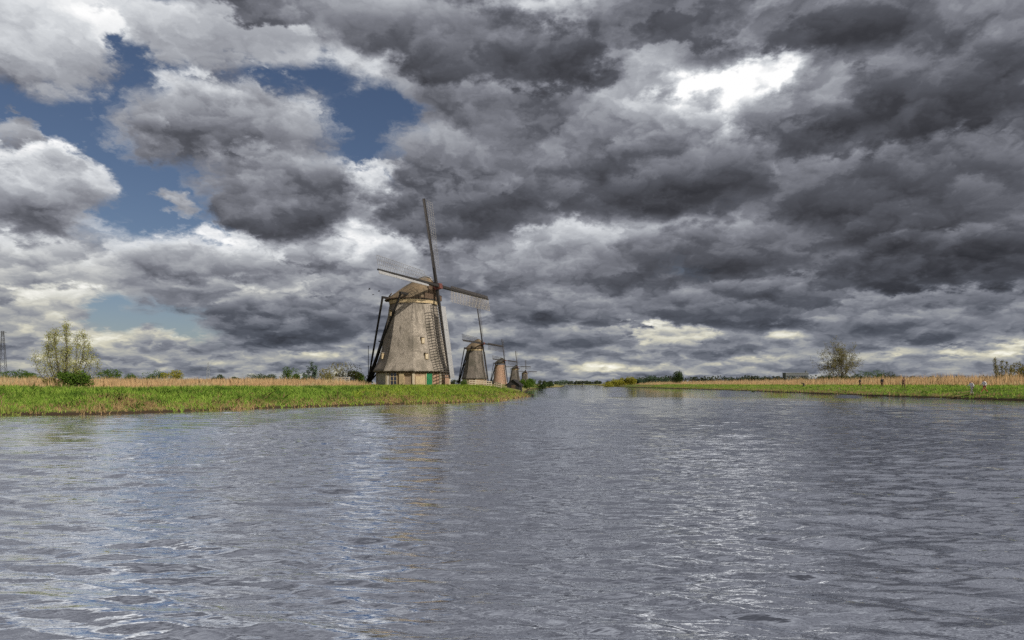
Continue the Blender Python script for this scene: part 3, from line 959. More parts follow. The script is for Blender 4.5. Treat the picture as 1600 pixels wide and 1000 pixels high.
# poles
pl = gp(575.5, 112)
pole = empty('pole', pl)
tag(pole, 'slim dark pole left of the large mill', 'pole')
MB().tube([(0, 0, -0.2), (0, 0, 6.4)], [0.07, 0.045], 8).build('mast', M['iron'], pole)
MB().box((0, 0, 6.45), (0.16, 0.16, 0.10)).build('top_cap', M['iron'], pole)
st = gp(1256, 150)
bol = empty('stump', st)
tag(bol, 'low dark stump on the right bank, left of the bare tree', 'stump')
MB().tube([(0, 0, -0.2), (0.02, 0, 0.5), (-0.05, 0, 0.85)], [0.22, 0.19, 0.17], 9).build('bole', M['bark'], bol)
MB().tube([(0, 0, 0.6), (-0.35, 0, 0.85), (-0.6, 0, 0.78)], [0.14, 0.12, 0.07], 7).build('snag', M['bark'], bol)

def pylon(label, px, top_py, Y, w, arms, mat):
    X = (px - 800) / FPX * Y
    z0 = gz(X, Y)
    H = EYE + (600 - top_py) / FPX * Y - z0
    root = empty('pylon', (X, Y, z0), R(20))
    tag(root, label, 'pylon')
    t = w / 45
    def corner(s, q, z):
        ww = w / 2 * (1 - 0.78 * z / H)
        return (s * ww, q * ww, z)
    for s in (-1, 1):
        for q in (-1, 1):
            MB().beam(corner(s, q, 0), corner(s, q, H), t * 2, t * 1.4).build('leg', mat, root)
    nb = 8
    br = MB()
    for i in range(nb):
        za, zb = H * i / nb, H * (i + 1) / nb
        for q in (-1, 1):
            br.beam(corner(-1, q, za), corner(1, q, zb), t); br.beam(corner(1, q, za), corner(-1, q, zb), t)
            br.beam(corner(q, -1, za), corner(q, 1, zb), t)
    br.build('bracing', mat, root)
    for z, l in arms:
        cb = MB().beam((-l, 0, H * z), (l, 0, H * z), t * 1.6, up=(0, 1, 0)).beam((-l, 0, H * z), (0, 0, H * min(1, z + 0.06)), t).beam((l, 0, H * z), (0, 0, H * min(1, z + 0.06)), t)
        cb.build('cross_arm', mat, root)
    return root
pylon('dark steel lattice mast at the left edge', 4, 517, 330, 3.4, [(0.97, 1.6), (0.72, 1.2)], M['iron'])
pylon('far grey pylon with wide cross arm above the reeds', 325, 566, 900, 5.0, [(0.93, 8.0), (0.78, 5.0)], M['galvanised'])
pylon('smallest far pylon, left of the round green bushes', 379, 583, 1250, 5.0, [(0.93, 7.0)], M['galvanised'])

# far building behind the trees on the right
bp = at(1243, 592, 1150)
fb = empty('far_building', (bp.x, bp.y, gz(bp.x, bp.y)))
tag(fb, 'long grey flat-roofed building far beyond the right bank', 'building')
Hb = EYE + 17 / FPX * 1150 - fb.location.z
MB().box((0, 0, Hb / 2), (38, 14, Hb)).build('wall', M['concrete'], fb)
MB().box((0, 0, Hb + 0.3), (39, 15, 0.6)).build('roof', M['galvanised'], fb)
for i in range(9):
    MB().box((-16.5 + i * 4.1, -7.05, Hb * 0.72), (2.6, 0.2, 1.8)).build('window', M['window_glass'], fb)
MB().box((18, 0, Hb / 2 + 2.2), (2.4, 2.4, Hb + 4.0)).build('chimney', M['concrete'], fb)

# ------------------------------------------------------------------ foliage
def leaf_mesh(name, pts, size, mat, parent=None, upright=0.0, aspect=0.55):
    """many leaf-sized faces at the points; size per point"""
    pts = np.asarray(pts, float); n = len(pts)
    size = np.broadcast_to(np.asarray(size, float), (n,))
    a = rng.normal(size=(n, 3)); a[:, 2] += upright * np.sign(a[:, 2] + 1e-9) * 2
    a /= np.linalg.norm(a, axis=1)[:, None]
    b = rng.normal(size=(n, 3)); b -= a * (a * b).sum(1)[:, None]
    b /= np.linalg.norm(b, axis=1)[:, None]
    L = a * size[:, None]; Wd = b * (size * aspect)[:, None]
    v = np.stack([pts - L, pts + Wd * 0.9, pts + L, pts - Wd * 0.9], 1).reshape(-1, 3)
    f = np.arange(4 * n).reshape(-1, 4)
    return mesh_np(name, v, f, mat, parent)

def blades(name, xy, hgt, wid, mat, lean=0.25, dz=-0.03, per=3, bend=True):
    """tufts of upright tapering blades rooted on the ground"""
    xy = np.repeat(np.asarray(xy, float), per, 0)
    n = len(xy)
    xy = xy + rng.normal(scale=0.07, size=xy.shape)
    hgt = np.repeat(np.asarray(hgt, float), per) * rng.uniform(0.6, 1.15, n)
    wid = np.broadcast_to(np.asarray(wid, float), (n,)) * rng.uniform(0.7, 1.3, n)
    z = ground_z(xy[:, 0], xy[:, 1]) + dz
    base = np.stack([xy[:, 0], xy[:, 1], z], 1)
    th = rng.uniform(0, 2 * np.pi, n)
    s = np.stack([np.cos(th), np.sin(th) * 0.6, np.zeros(n)], 1)
    ln = rng.normal(scale=lean, size=(n, 2))
    tip = base + np.stack([ln[:, 0] * hgt, ln[:, 1] * hgt, hgt], 1)
    mid = base + (tip - base) * 0.55 - np.stack([ln[:, 0] * hgt, ln[:, 1] * hgt, np.zeros(n)], 1) * 0.18
    v = np.stack([base - s * wid[:, None] / 2, base + s * wid[:, None] / 2, mid + s * wid[:, None] * 0.42, tip, mid - s * wid[:, None] * 0.42], 1).reshape(-1, 3)
    f = np.arange(5 * n).reshape(-1, 5)
    return mesh_np(name, v, f, mat)

def scatter(x0, x1, y0, y1, n, smin, smax):
    x = rng.uniform(x0, x1, n); y = rng.uniform(y0, y1, n)
    s = shore(x, y)
    # only what the camera could see, with a margin for a step aside
    k = (s > smin) & (s < smax) & (np.abs(x) < y * 0.80 + 4)
    return x[k], y[k], s[k]

def patchy(x, y):
    return 0.5 + 0.5 * np.sin(x * 0.33 + 1.7 * np.sin(y * 0.21 + x * 0.11)) * np.cos(y * 0.29 - x * 0.13)

# left bank grass: fresh green above, dry and mixed along the foot
x, y, s = scatter(-62, 4, 34, 112, 190000, 0.12, 9.5)
nz = patchy(x, y) + rng.normal(scale=0.22, size=len(x))
dry = ((nz > 0.86) & (s < 4.5)) | ((s < 1.7) & (rng.uniform(size=len(x)) < 0.45))
lime = (~dry) & (x > -14) & (rng.uniform(size=len(x)) < 0.55)
green = ~dry & ~lime
for nm, k, mt, hh, lb in (('grass', green, 'grass', 0.29, 'fresh green grass covering the left bank'), ('grass', dry, 'grass_dry', 0.26, 'dry brown grass patches low on the left bank'),
                          ('grass', lime, 'grass_lime', 0.30, 'bright lime green grass below the large mill')):
    g = blades(nm, np.stack([x[k], y[k]], 1), hh * rng.uniform(0.5, 1.3, k.sum()), 0.042, M[mt], 0.4, per=4)
    tag(g, lb, 'grass', kind='stuff')
# coarse weeds and dead stalks standing out of the bank
x, y, s = scatter(-62, 3, 34, 100, 9000, 0.4, 8.5)
k = rng.uniform(size=len(x)) < 0.16
cl = np.repeat(np.stack([x[k], y[k]], 1), 14, 0); cl = cl + rng.normal(scale=0.20, size=cl.shape)
g = blades('weeds', cl, 0.42 * rng.uniform(0.5, 1.35, len(cl)), 0.05, M['weed'], 0.5, per=1)
tag(g, 'coarse dark weeds scattered over the left bank', 'weeds', kind='stuff')
k = (s < 3.2) & (rng.uniform(size=len(x)) < 0.25)
cl = np.repeat(np.stack([x[k], y[k]], 1), 9, 0); cl = cl + rng.normal(scale=0.22, size=cl.shape)
g = blades('stalks', cl, 0.40 * rng.uniform(0.5, 1.4, len(cl)), 0.05, M['dead'], 0.7, per=1)
tag(g, 'dead brown stalks near the foot of the left bank', 'stalks', kind='stuff')
x, y, s = scatter(-62, 4, 34, 112, 60000, -0.45, 0.5)
k = (patchy(x * 2.3 + 5, y * 2.1) > 0.52) & (rng.uniform(size=len(x)) < 0.6)
g = blades('sedge', np.stack([x[k], y[k]], 1), 0.42 * rng.uniform(0.4, 1.3, k.sum()), 0.05, M['grass_dry'], 0.35, per=4)
tag(g, 'ragged sedge standing in the water along the left bank', 'sedge', kind='stuff')
# mown yard round the large mill
x, y, s = scatter(-40, 4, 60, 150, 90000, 9, 70)
k = (x > -28 + (y - 60) * 0.08)
g = blades('grass', np.stack([x[k], y[k]], 1), 0.20 * np.ones(k.sum()), 0.06, M['grass_lime'], 0.35)
tag(g, 'short mown grass of the yard round the large mill', 'grass', kind='stuff')
# dry reeds behind the left bank
x, y, s = scatter(-115, -14, 36, 175, 130000, 8.0, 75)
k = (x < -0.205 * y - 3.0 + rng.normal(scale=1.5, size=len(x)))
x, y, s = x[k], y[k], s[k]
hgt = np.interp(s, [8, 12, 40, 75], [0.35, 0.62, 0.72, 0.75]) * (0.65 + 0.7 * patchy(x * 1.7, y * 1.3)) * rng.uniform(0.6, 1.35, len(x))
g = blades('reeds', np.stack([x, y], 1), hgt, 0.045, M['reed'], 0.13, per=3)
tag(g, 'dry straw coloured reeds behind the left bank', 'reeds', kind='stuff')
# right bank: green strip and tall reeds
x, y, s = scatter(50, 140, 58, 330, 170000, 0.15, 13)
k = rng.uniform(size=len(x)) < np.clip(120 / y, 0.35, 1)
x, y, s = x[k], y[k], s[k]
dry = (s < 1.5) & (rng.uniform(size=len(x)) < 0.5)
g = blades('grass', np.stack([x[~dry], y[~dry]], 1), 0.30 * rng.uniform(0.6, 1.3, (~dry).sum()), 0.075, M['grass'], 0.35)
tag(g, 'green grass strip along the right bank', 'grass', kind='stuff')
g = blades('grass', np.stack([x[dry], y[dry]], 1), 0.35 * rng.uniform(0.6, 1.3, dry.sum()), 0.075, M['grass_dry'], 0.3)
tag(g, 'dry grass at the water edge of the right bank', 'grass', kind='stuff')
x, y, s = scatter(60, 200, 60, 420, 200000, 9.5, 60)
k = rng.uniform(size=len(x)) < np.clip(130 / y, 0.3, 1)
x, y, s = x[k], y[k], s[k]
hgt = np.interp(s, [9.5, 13, 60], [0.7, 1.45, 1.6]) * (0.62 + 0.72 * patchy(x * 1.4, y)) * rng.uniform(0.6, 1.3, len(x))
g = blades('reeds', np.stack([x, y], 1), hgt, 0.07, M['reed'], 0.12, per=2)
tag(g, 'tall dry reeds along the right bank', 'reeds', kind='stuff')

# ------------------------------------------------------------------ trees and bushes
def grow(mb, tips, p, d, length, rad, depth, r, spread, upward, kids, shrink=0.72):
    q = p + d * length * 0.5 + Vector((r.uniform(-1, 1), r.uniform(-1, 1), 0)) * length * 0.05
    e = p + d * length
    mb.tube([p, q, e], [rad, rad * 0.86, rad * 0.66], 5 if depth > 1 else 4, cap=False)
    tips.append((e, depth, length))
    if depth == 0:
        return
    for k in range(kids):
        a = r.uniform(0, 2 * math.pi)
        side = d.orthogonal().normalized()
        side.rotate(Matrix.Rotation(a + k * 2 * math.pi / kids, 3, d))
        nd = (d * 1.0 + side * r.uniform(0.55, 1.2) * spread + Vector((0, 0, upward))).normalized()
        st = p + d * length * r.uniform(0.6, 1.0)
        grow(mb, tips, st, nd, length * shrink * r.uniform(0.8, 1.15), rad * 0.62, depth - 1, r, spread, upward, kids, shrink)

def branch_tree(name, label, cat, loc, height, seed, spread=0.6, upward=0.15, kids=3, depth=5, trunk_h=0.22, rad=0.2, leaf=None, leaves_per=3, leaf_size=0.12, group=None, stems=1, bark='bark', jit=0.35, leaf_depth=2, aspect=0.55):
    r = random.Random(seed)
    root = empty(name, loc)
    tag(root, label, cat, group)
    mb, tips = MB(), []
    for s in range(stems):
        a = 2 * math.pi * s / stems + r.uniform(-0.4, 0.4)
        off = Vector((math.cos(a), math.sin(a), 0)) * (0.0 if stems == 1 else height * 0.07 * r.uniform(0.4, 1.2))
        d = Vector((off.x * 0.4 / max(0.1, height * 0.1), off.y * 0.4 / max(0.1, height * 0.1), 1)).normalized() if stems > 1 else Vector((0, 0, 1))
        grow(mb, tips, off - Vector((0, 0, 0.2)), d, height * trunk_h * r.uniform(0.9, 1.2), rad, depth, r, spread, upward, kids)
    zmax = max(t[0].z for t in tips)
    k = height / zmax
    mb.v = [(x * k, y * k, z * k) for x, y, z in mb.v]
    mb.build('trunk', M[bark], root)
    if leaf:
        pts = []
        for e, dep, ln in tips:
            if dep <= leaf_depth:
                for _ in range(leaves_per):
                    pts.append((e.x * k + r.gauss(0, jit * ln), e.y * k + r.gauss(0, jit * ln), e.z * k + r.gauss(0, jit * ln)))
        leaf_mesh('crown', pts, leaf_size * rng.uniform(0.6, 1.3, len(pts)), M[leaf], root, aspect=aspect)
    return root

def round_tree(name, label, loc, H, Wd, seed, leaf, leaf_size, per):
    """short trunk, limbs fanning out into a full round crown of fine twigs"""
    r = random.Random(seed)
    root = empty(name, loc); tag(root, label, 'tree')
    mb, tips = MB(), []
    fork = H * 0.24
    mb.tube([(0, 0, -0.2), (0.05, 0, fork * 0.5), (0, 0, fork)], [H * 0.026, H * 0.021, H * 0.018], 8)
    cz, rz = H * 0.60, H * 0.40
    def twig(p, goal, rad, dep):
        d = goal - p
        L = d.length * (0.42 if dep > 0 else 1.0)
        e = p + d.normalized() * L + Vector((r.gauss(0, 1), r.gauss(0, 1), r.gauss(0, 1))) * L * 0.10
        mid = (p + e) / 2 + Vector((r.gauss(0, 1), r.gauss(0, 1), 0.4)) * L * 0.05
        mb.tube([p, mid, e], [rad, rad * 0.85, rad * 0.7], 5 if rad > 0.03 else 3, cap=False)
        tips.append((e, dep))
        if dep == 0: return
        for k in range(3 if dep > 1 else 4):
            g = goal + Vector((r.gauss(0, 1) * Wd, r.gauss(0, 1) * Wd, r.gauss(0, 1) * H)) * 0.055 * dep
            twig(e, g, rad * 0.60, dep - 1)
    n = 15
    for i in range(n):
        a = i * 2.399 + r.uniform(-0.3, 0.3)
        el = -0.12 + 1.12 * (i + 0.5) / n
        c = math.sqrt(max(0, 1 - max(el, 0) ** 2))
        goal = Vector((math.cos(a) * c * Wd / 2, math.sin(a) * c * Wd / 2, cz + el * rz * r.uniform(0.92, 1.04)))
        twig(Vector((0, 0, fork * r.uniform(0.82, 1.1))), goal, H * 0.0105, 4)
    zt = np.percentile([e.z for e, d in tips], 99.5); wt = np.percentile([abs(e.x) for e, d in tips], 98.5)
    kz, kx = H / zt, Wd / 2 / wt
    mb.v = [(x * kx, y * kx, z * kz) for x, y, z in mb.v]
    tips = [(Vector((e.x * kx, e.y * kx, e.z * kz)), d) for e, d in tips]
    mb.build('trunk', M['bark'], root)
    pts = []
    for e, dep in tips:
        if dep <= 1:
            for _ in range(per):
                pts.append((e.x + r.gauss(0, 0.16), e.y + r.gauss(0, 0.16), e.z + r.gauss(0, 0.16)))
    leaf_mesh('crown', pts, leaf_size * rng.uniform(0.6, 1.3, len(pts)), M[leaf], root)
    return root

def plume_tree(name, label, loc, stems, seed, leaf, leaf_size, per, group=None):
    """clump of upright wands, each feathered with leaves; stems: (dx, dy, height, feather width)"""
    r = random.Random(seed)
    root = empty(name, loc); tag(root, label, 'tree', group)
    mb, pts = MB(), []
    for (dx, dy, H, fw) in stems:
        p0 = Vector((dx * 0.25, dy * 0.25, -0.15))
        top = Vector((dx, dy, H))
        path = []
        for i in range(6):
            q = i / 5
            path.append(p0.lerp(top, q) + Vector((dx, dy, 0)) * (0.25 * math.sin(q * math.pi)) + Vector((r.gauss(0, 1), r.gauss(0, 1), 0)) * 0.012 * H)
        mb.tube(path, [0.011 * H * (1 - 0.82 * i / 5) for i in range(6)], 5, cap=False)
        for k in range(int(30 * H / 3)):
            q = r.uniform(0.22, 1.0)
            i = min(4, int(q * 5)); b = path[i].lerp(path[i + 1], q * 5 - i)
            env = fw * (0.35 + 0.65 * math.sin(min(1, (1.04 - q) * 1.5) * math.pi / 2)) * r.uniform(0.4, 1.0)
            a = r.uniform(0, 2 * math.pi)
            e = b + Vector((math.cos(a) * env, math.sin(a) * env, env * r.uniform(0.5, 1.6)))
            mb.tube([b, e], [0.0026 * H, 0.0012 * H], 3, cap=False)
            for _ in range(per):
                w = b.lerp(e, r.uniform(0.2, 1.1))
                pts.append((w.x + r.gauss(0, 0.22 * fw), w.y + r.gauss(0, 0.22 * fw), w.z + r.gauss(0, 0.25 * fw)))
    mb.build('trunk', M['bark'], root)
    leaf_mesh('crown', pts, leaf_size * rng.uniform(0.6, 1.3, len(pts)), M[leaf], root)
    return root

def bush(name, label, cat, loc, w, hgt, seed, leaf, n=900, leaf_size=None, group=None, lumps=6, stem=True):
    """leafy mass of uneven lumps with gaps, on short stems"""
    r = np.random.default_rng(seed)
    root = empty(name, loc)
    tag(root, label, cat, group)
    pts = []
    cs = [(r.uniform(-0.36, 0.36) * w, r.uniform(-0.3, 0.3) * w, r.uniform(0.32, 0.72) * hgt, r.uniform(0.20, 0.34)) for _ in range(lumps)]
    for (cx, cy, cz, rr) in cs:
        m = n // lumps
        d = r.normal(size=(m, 3)); d /= np.linalg.norm(d, axis=1)[:, None]
        rad = r.uniform(0.25, 1.0, m) ** 0.5
        pts.append(np.stack([cx + d[:, 0] * rad * rr * w, cy + d[:, 1] * rad * rr * w, np.maximum(0.02 * hgt, cz + d[:, 2] * rad * rr * hgt * 1.1)], 1))
    m = n // 3
    a = r.uniform(0, 2 * np.pi, m); q = r.uniform(0, 0.42, m) ** 0.8
    pts.append(np.stack([np.cos(a) * q * w, np.sin(a) * q * w, r.uniform(0, 0.45, m) * hgt], 1))
    pts = np.concatenate(pts)
    ls = leaf_size or max(0.05, 0.045 * max(w, hgt))
    leaf_mesh('crown', pts, ls * r.uniform(0.5, 1.3, len(pts)), M[leaf], root)
    mb = MB()
    for (cx, cy, cz, rr) in cs:
        mb.tube([(cx * 0.15, cy * 0.15, -0.2), (cx * 0.5, cy * 0.5, cz * 0.5), (cx, cy, cz)], [0.03 * hgt, 0.018 * hgt, 0.008 * hgt], 5)
    mb.build('trunk', M['bark'], root)
    return root

# left bank: tall loose willow with a dense shrub at its foot
plume_tree('willow_tree', 'tall loose willow with pale sparse leaves on the left bank', gp(100, 50), [(0.0, 0.2, 4.75, 0.55), (-0.45, -0.3, 4.35, 0.5), (0.4, -0.3, 4.4, 0.5), (0.8, 0.3, 3.9, 0.5), (1.3, 0.2, 4.1, 0.5), (0.95, 0.7, 3.4, 0.5), (-0.85, 0.3, 3.9, 0.5), (-1.25, 0.1, 4.1, 0.5), (-1.6, 0.5, 3.4, 0.5), (1.9, -0.2, 3.2, 0.55), (1.6, 0.6, 2.4, 0.6), (-1.9, -0.4, 2.7, 0.5), (0.6, -0.6, 2.8, 0.6), (2.3, 0.3, 2.0, 0.55), (-0.4, 0.5, 2.8, 0.6), (-1.1, -0.5, 2.4, 0.6)], 3, 'leaf_pale', 0.046, 22)
bush('shrub', 'dense dark green shrub at the foot of the willow', 'shrub', gp(116, 48.5), 2.1, 1.35, 21, 'leaf_green', 2600, 0.07, lumps=8)
bush('shrub', 'olive shrub left of the willow foot, among the reeds', 'shrub', gp(84, 50), 1.5, 0.95, 22, 'leaf_olive', 1200, 0.06)
LEFT_BUSHES = [
    (18, 120, 6.0, 2.3, 'leaf_green', 'wide green bush beside the lattice mast'), (46, 130, 3.5, 2.0, 'leaf_green', 'small green bush between the mast and the willow'),
    (170, 120, 4.6, 2.2, 'leaf_green', 'low green bush right of the willow'), (205, 170, 4.0, 2.2, 'leaf_green', 'thin low bush between two rounder bushes'),
    (240, 150, 4.2, 2.6, 'leaf_green', 'round green bush left of the yellowish one'), (271, 150, 4.2, 2.7, 'leaf_yellow', 'round yellowish bush above the left reeds'),
    (342, 190, 3.0, 2.3, 'leaf_dark', 'small dark bush right of the wide-armed pylon'), (367, 200, 3.6, 2.0, 'leaf_dark', 'low dark bush left of the smallest pylon'),
    (402, 170, 5.5, 2.5, 'leaf_dark', 'dull green bush right of the smallest pylon'), (425, 180, 4.0, 2.2, 'leaf_dark', 'low bush left of the round green bush'),
    (452, 130, 3.4, 2.9, 'leaf_green', 'round green bush in the reeds, left of the bluish one'), (538, 120, 6.4, 3.2, 'leaf_olive', 'broad olive bush close to the large mill'), (560, 124, 3.4, 2.2, 'leaf_green', 'low green bush beside the tail of the large mill'),
    (515, 116, 3.6, 2.4, 'leaf_olive', 'ragged olive bush between the bluish young tree and the broad bush'), (470, 128, 2.6, 1.9, 'leaf_green', 'small bush just right of the round green bush in the reeds'),
]
for i, (px, Y, w, hh, lf, lb) in enumerate(LEFT_BUSHES):
    bush('bush', lb, 'bush', gp(px, Y), w * 1.05, hh * 1.28, 40 + i, lf, 1500, 0.13, group='bushes behind the left reeds')
plume_tree('young_tree', 'slim bluish green young tree left of the broad olive bush', gp(487, 100), [(0.0, 0, 3.5, 0.4), (-0.6, 0.2, 2.7, 0.4), (0.65, -0.2, 2.8, 0.4), (0.2, 0.4, 2.2, 0.5), (-1.2, 0.2, 1.8, 0.5)], 8, 'leaf_blue', 0.10, 12)
bush('bush', 'small green bush between the two nearest mills', 'bush', gp(726, 108), 1.4, 1.0, 61, 'leaf_green', 900, 0.06)
# shrubs along the canal beyond the shed
CANAL = [(822, 225, 5.0, 3.9, 'leaf_green', 'large green canal-side shrub right of the dark shed'), (831, 262, 5.0, 3.6, 'leaf_green', 'second canal-side shrub, right of the largest'),
         (845, 270, 5.0, 2.6, 'leaf_dark', 'third canal-side shrub, low and dark'), (856, 330, 6.0, 2.6, 'leaf_dark', 'last low shrub of the canal-side row'),
         (876, 560, 11.0, 5.2, 'leaf_blue', 'far grey-green tree clump left of the canal end')]
for i, (px, Y, w, hh, lf, lb) in enumerate(CANAL):
    bush('shrub', lb, 'shrub', gp(px, Y), w, hh, 70 + i, lf, 1700, 0.2, group='shrubs along the canal')
# right bank
round_tree('bare_tree', 'round bare-branched tree with budding olive twigs on the right bank', gp(1313, 190), 12.0, 11.2, 15, 'leaf_olive', 0.115, 6)
RIGHT = [
    (1288, 185, 4.5, 2.8, 'leaf_dark', 'dark thicket left of the bare tree trunk'), (1312, 182, 4.5, 2.5, 'leaf_dark', 'dark thicket at the foot of the bare tree'),
    (1338, 200, 6.0, 3.6, 'leaf_dark', 'dark green bush right of the bare tree'), (1360, 215, 7.0, 4.6, 'leaf_green', 'green bush row middle, right of the bare tree'), (1385, 220, 6.0, 4.4, 'leaf_dark', 'rightmost bush of the row by the bare tree'),
    (1176, 150, 1.8, 2.0, 'leaf_dark', 'small dark shrub leaning over the right bank'),
    (1597, 120, 3.4, 4.2, 'leaf_olive', 'olive bush at the right edge of the picture'),
]
for i, (px, Y, w, hh, lf, lb) in enumerate(RIGHT):
    bush('bush', lb, 'bush', gp(px, Y), w, hh, 90 + i, lf, 1300, 0.16, group='bushes on the right bank')
plume_tree('young_willow', 'slender leafy willow above the reeds near the two walkers', gp(1566, 118), [(-1.2, 0, 4.7, 0.5), (0.0, 0.2, 4.2, 0.5), (0.8, 0, 3.9, 0.5), (1.8, 0.3, 3.3, 0.5), (-0.5, 0.5, 3.2, 0.6), (1.2, -0.4, 2.8, 0.6)], 31, 'leaf_olive', 0.10, 10)
bush('oval_tree', 'tall dark oval tree standing alone on the right bank', 'tree', gp(1058, 330), 5.0, 8.2, 120, 'leaf_dark', 2600, 0.24, lumps=9)
for i, (px, w, hh, lf, lb) in enumerate([(951, 6.5, 5.0, 'leaf_yellow', 'leftmost yellow willow of the far row'), (964, 6.5, 5.4, 'leaf_yellow', 'second yellow willow of the far row'), (977, 6.5, 5.2, 'leaf_yellow', 'third yellow willow of the far row'), (987, 5.5, 5.2, 'leaf_yellow', 'rightmost yellow willow of the far row'),
                                         (1001, 8.0, 4.6, 'leaf_blue', 'grey-green tree right of the yellow willows'), (1018, 9.0, 6.4, 'leaf_blue', 'larger grey-green tree left of the oval tree'), (1037, 8.0, 5.6, 'leaf_blue', 'grey-green tree next to the oval tree')]):
    Y = 430 if i < 4 else 470
    bush('willow' if i < 4 else 'tree', lb, 'tree', gp(px, Y), w, hh, 130 + i, lf, 1200, 0.36, group='far trees on the right bank')
branch_tree('far_tree', 'tiny lone tree at the end of the canal', 'tree', gp(910, 600), 6.4, 77, spread=0.55, upward=0.1, kids=3, depth=4, trunk_h=0.3, rad=0.16, leaf='leaf_far', leaves_per=2, leaf_size=0.4, leaf_depth=1)

# far woods along the horizon
def wood(label, x0, x1, Y, h0, h1, n, leaf, size, seed):
    r = np.random.default_rng(seed)
    cx = r.uniform(x0, x1, n // 60); cy = Y + r.uniform(-30, 60, n // 60)
    hh = r.uniform(h0, h1, n // 60); ww = hh * r.uniform(0.45, 0.8, n // 60)
    i = r.integers(0, len(cx), n)
    d = r.normal(size=(n, 3)); d /= np.linalg.norm(d, axis=1)[:, None]
    q = r.uniform(0.2, 1, n) ** 0.5
    pts = np.stack([cx[i] + d[:, 0] * q * ww[i], cy[i] + d[:, 1] * q * ww[i], 1.4 + np.maximum(0.0, hh[i] * (0.5 + 0.5 * d[:, 2] * q))], 1)
    o = leaf_mesh('distant_wood', pts, size * r.uniform(0.6, 1.4, n), M[leaf], aspect=0.7)
    tag(o, label, 'wood', kind='stuff')
wood('dark distant wood along the right horizon', 170, 860, 900, 7, 12.5, 26000, 'leaf_far', 1.1, 5)
wood('low far wood at the end of the canal', 60, 260, 1500, 5, 9, 5000, 'leaf_far', 1.4, 6)
wood('low hazy wood along the left horizon', -900, -20, 1050, 4, 8, 15000, 'leaf_far', 1.2, 7)

# ------------------------------------------------------------------ people walking on the right bank
def skin_obj(name, joints, bones, mat, parent, sub=1):
    """one continuous surface grown over a skeleton: joints {key: (pos, radius)}"""
    keys = list(joints)
    me = bpy.data.meshes.new(name)
    me.from_pydata([joints[k][0] for k in keys], [(keys.index(a), keys.index(b)) for a, b in bones], [])
    me.update()
    o = link(bpy.data.objects.new(name, me), parent)
    sk = o.modifiers.new('skin', 'SKIN')
    sk.use_smooth_shade = True
    lay = me.skin_vertices[0].data if len(me.skin_vertices) else None
    if lay is None:
        bm = bmesh.new(); bm.from_mesh(me); bm.verts.layers.skin.verify(); bm.to_mesh(me); bm.free()
        lay = me.skin_vertices[0].data
    for i, k in enumerate(keys):
        rr = joints[k][1]
        lay[i].radius = (rr, rr) if not isinstance(rr, tuple) else rr
        lay[i].use_root = (i == 0)
    sd = o.modifiers.new('smooth', 'SUBSURF'); sd.levels = sub; sd.render_levels = sub
    me.materials.append(mat)
    return o

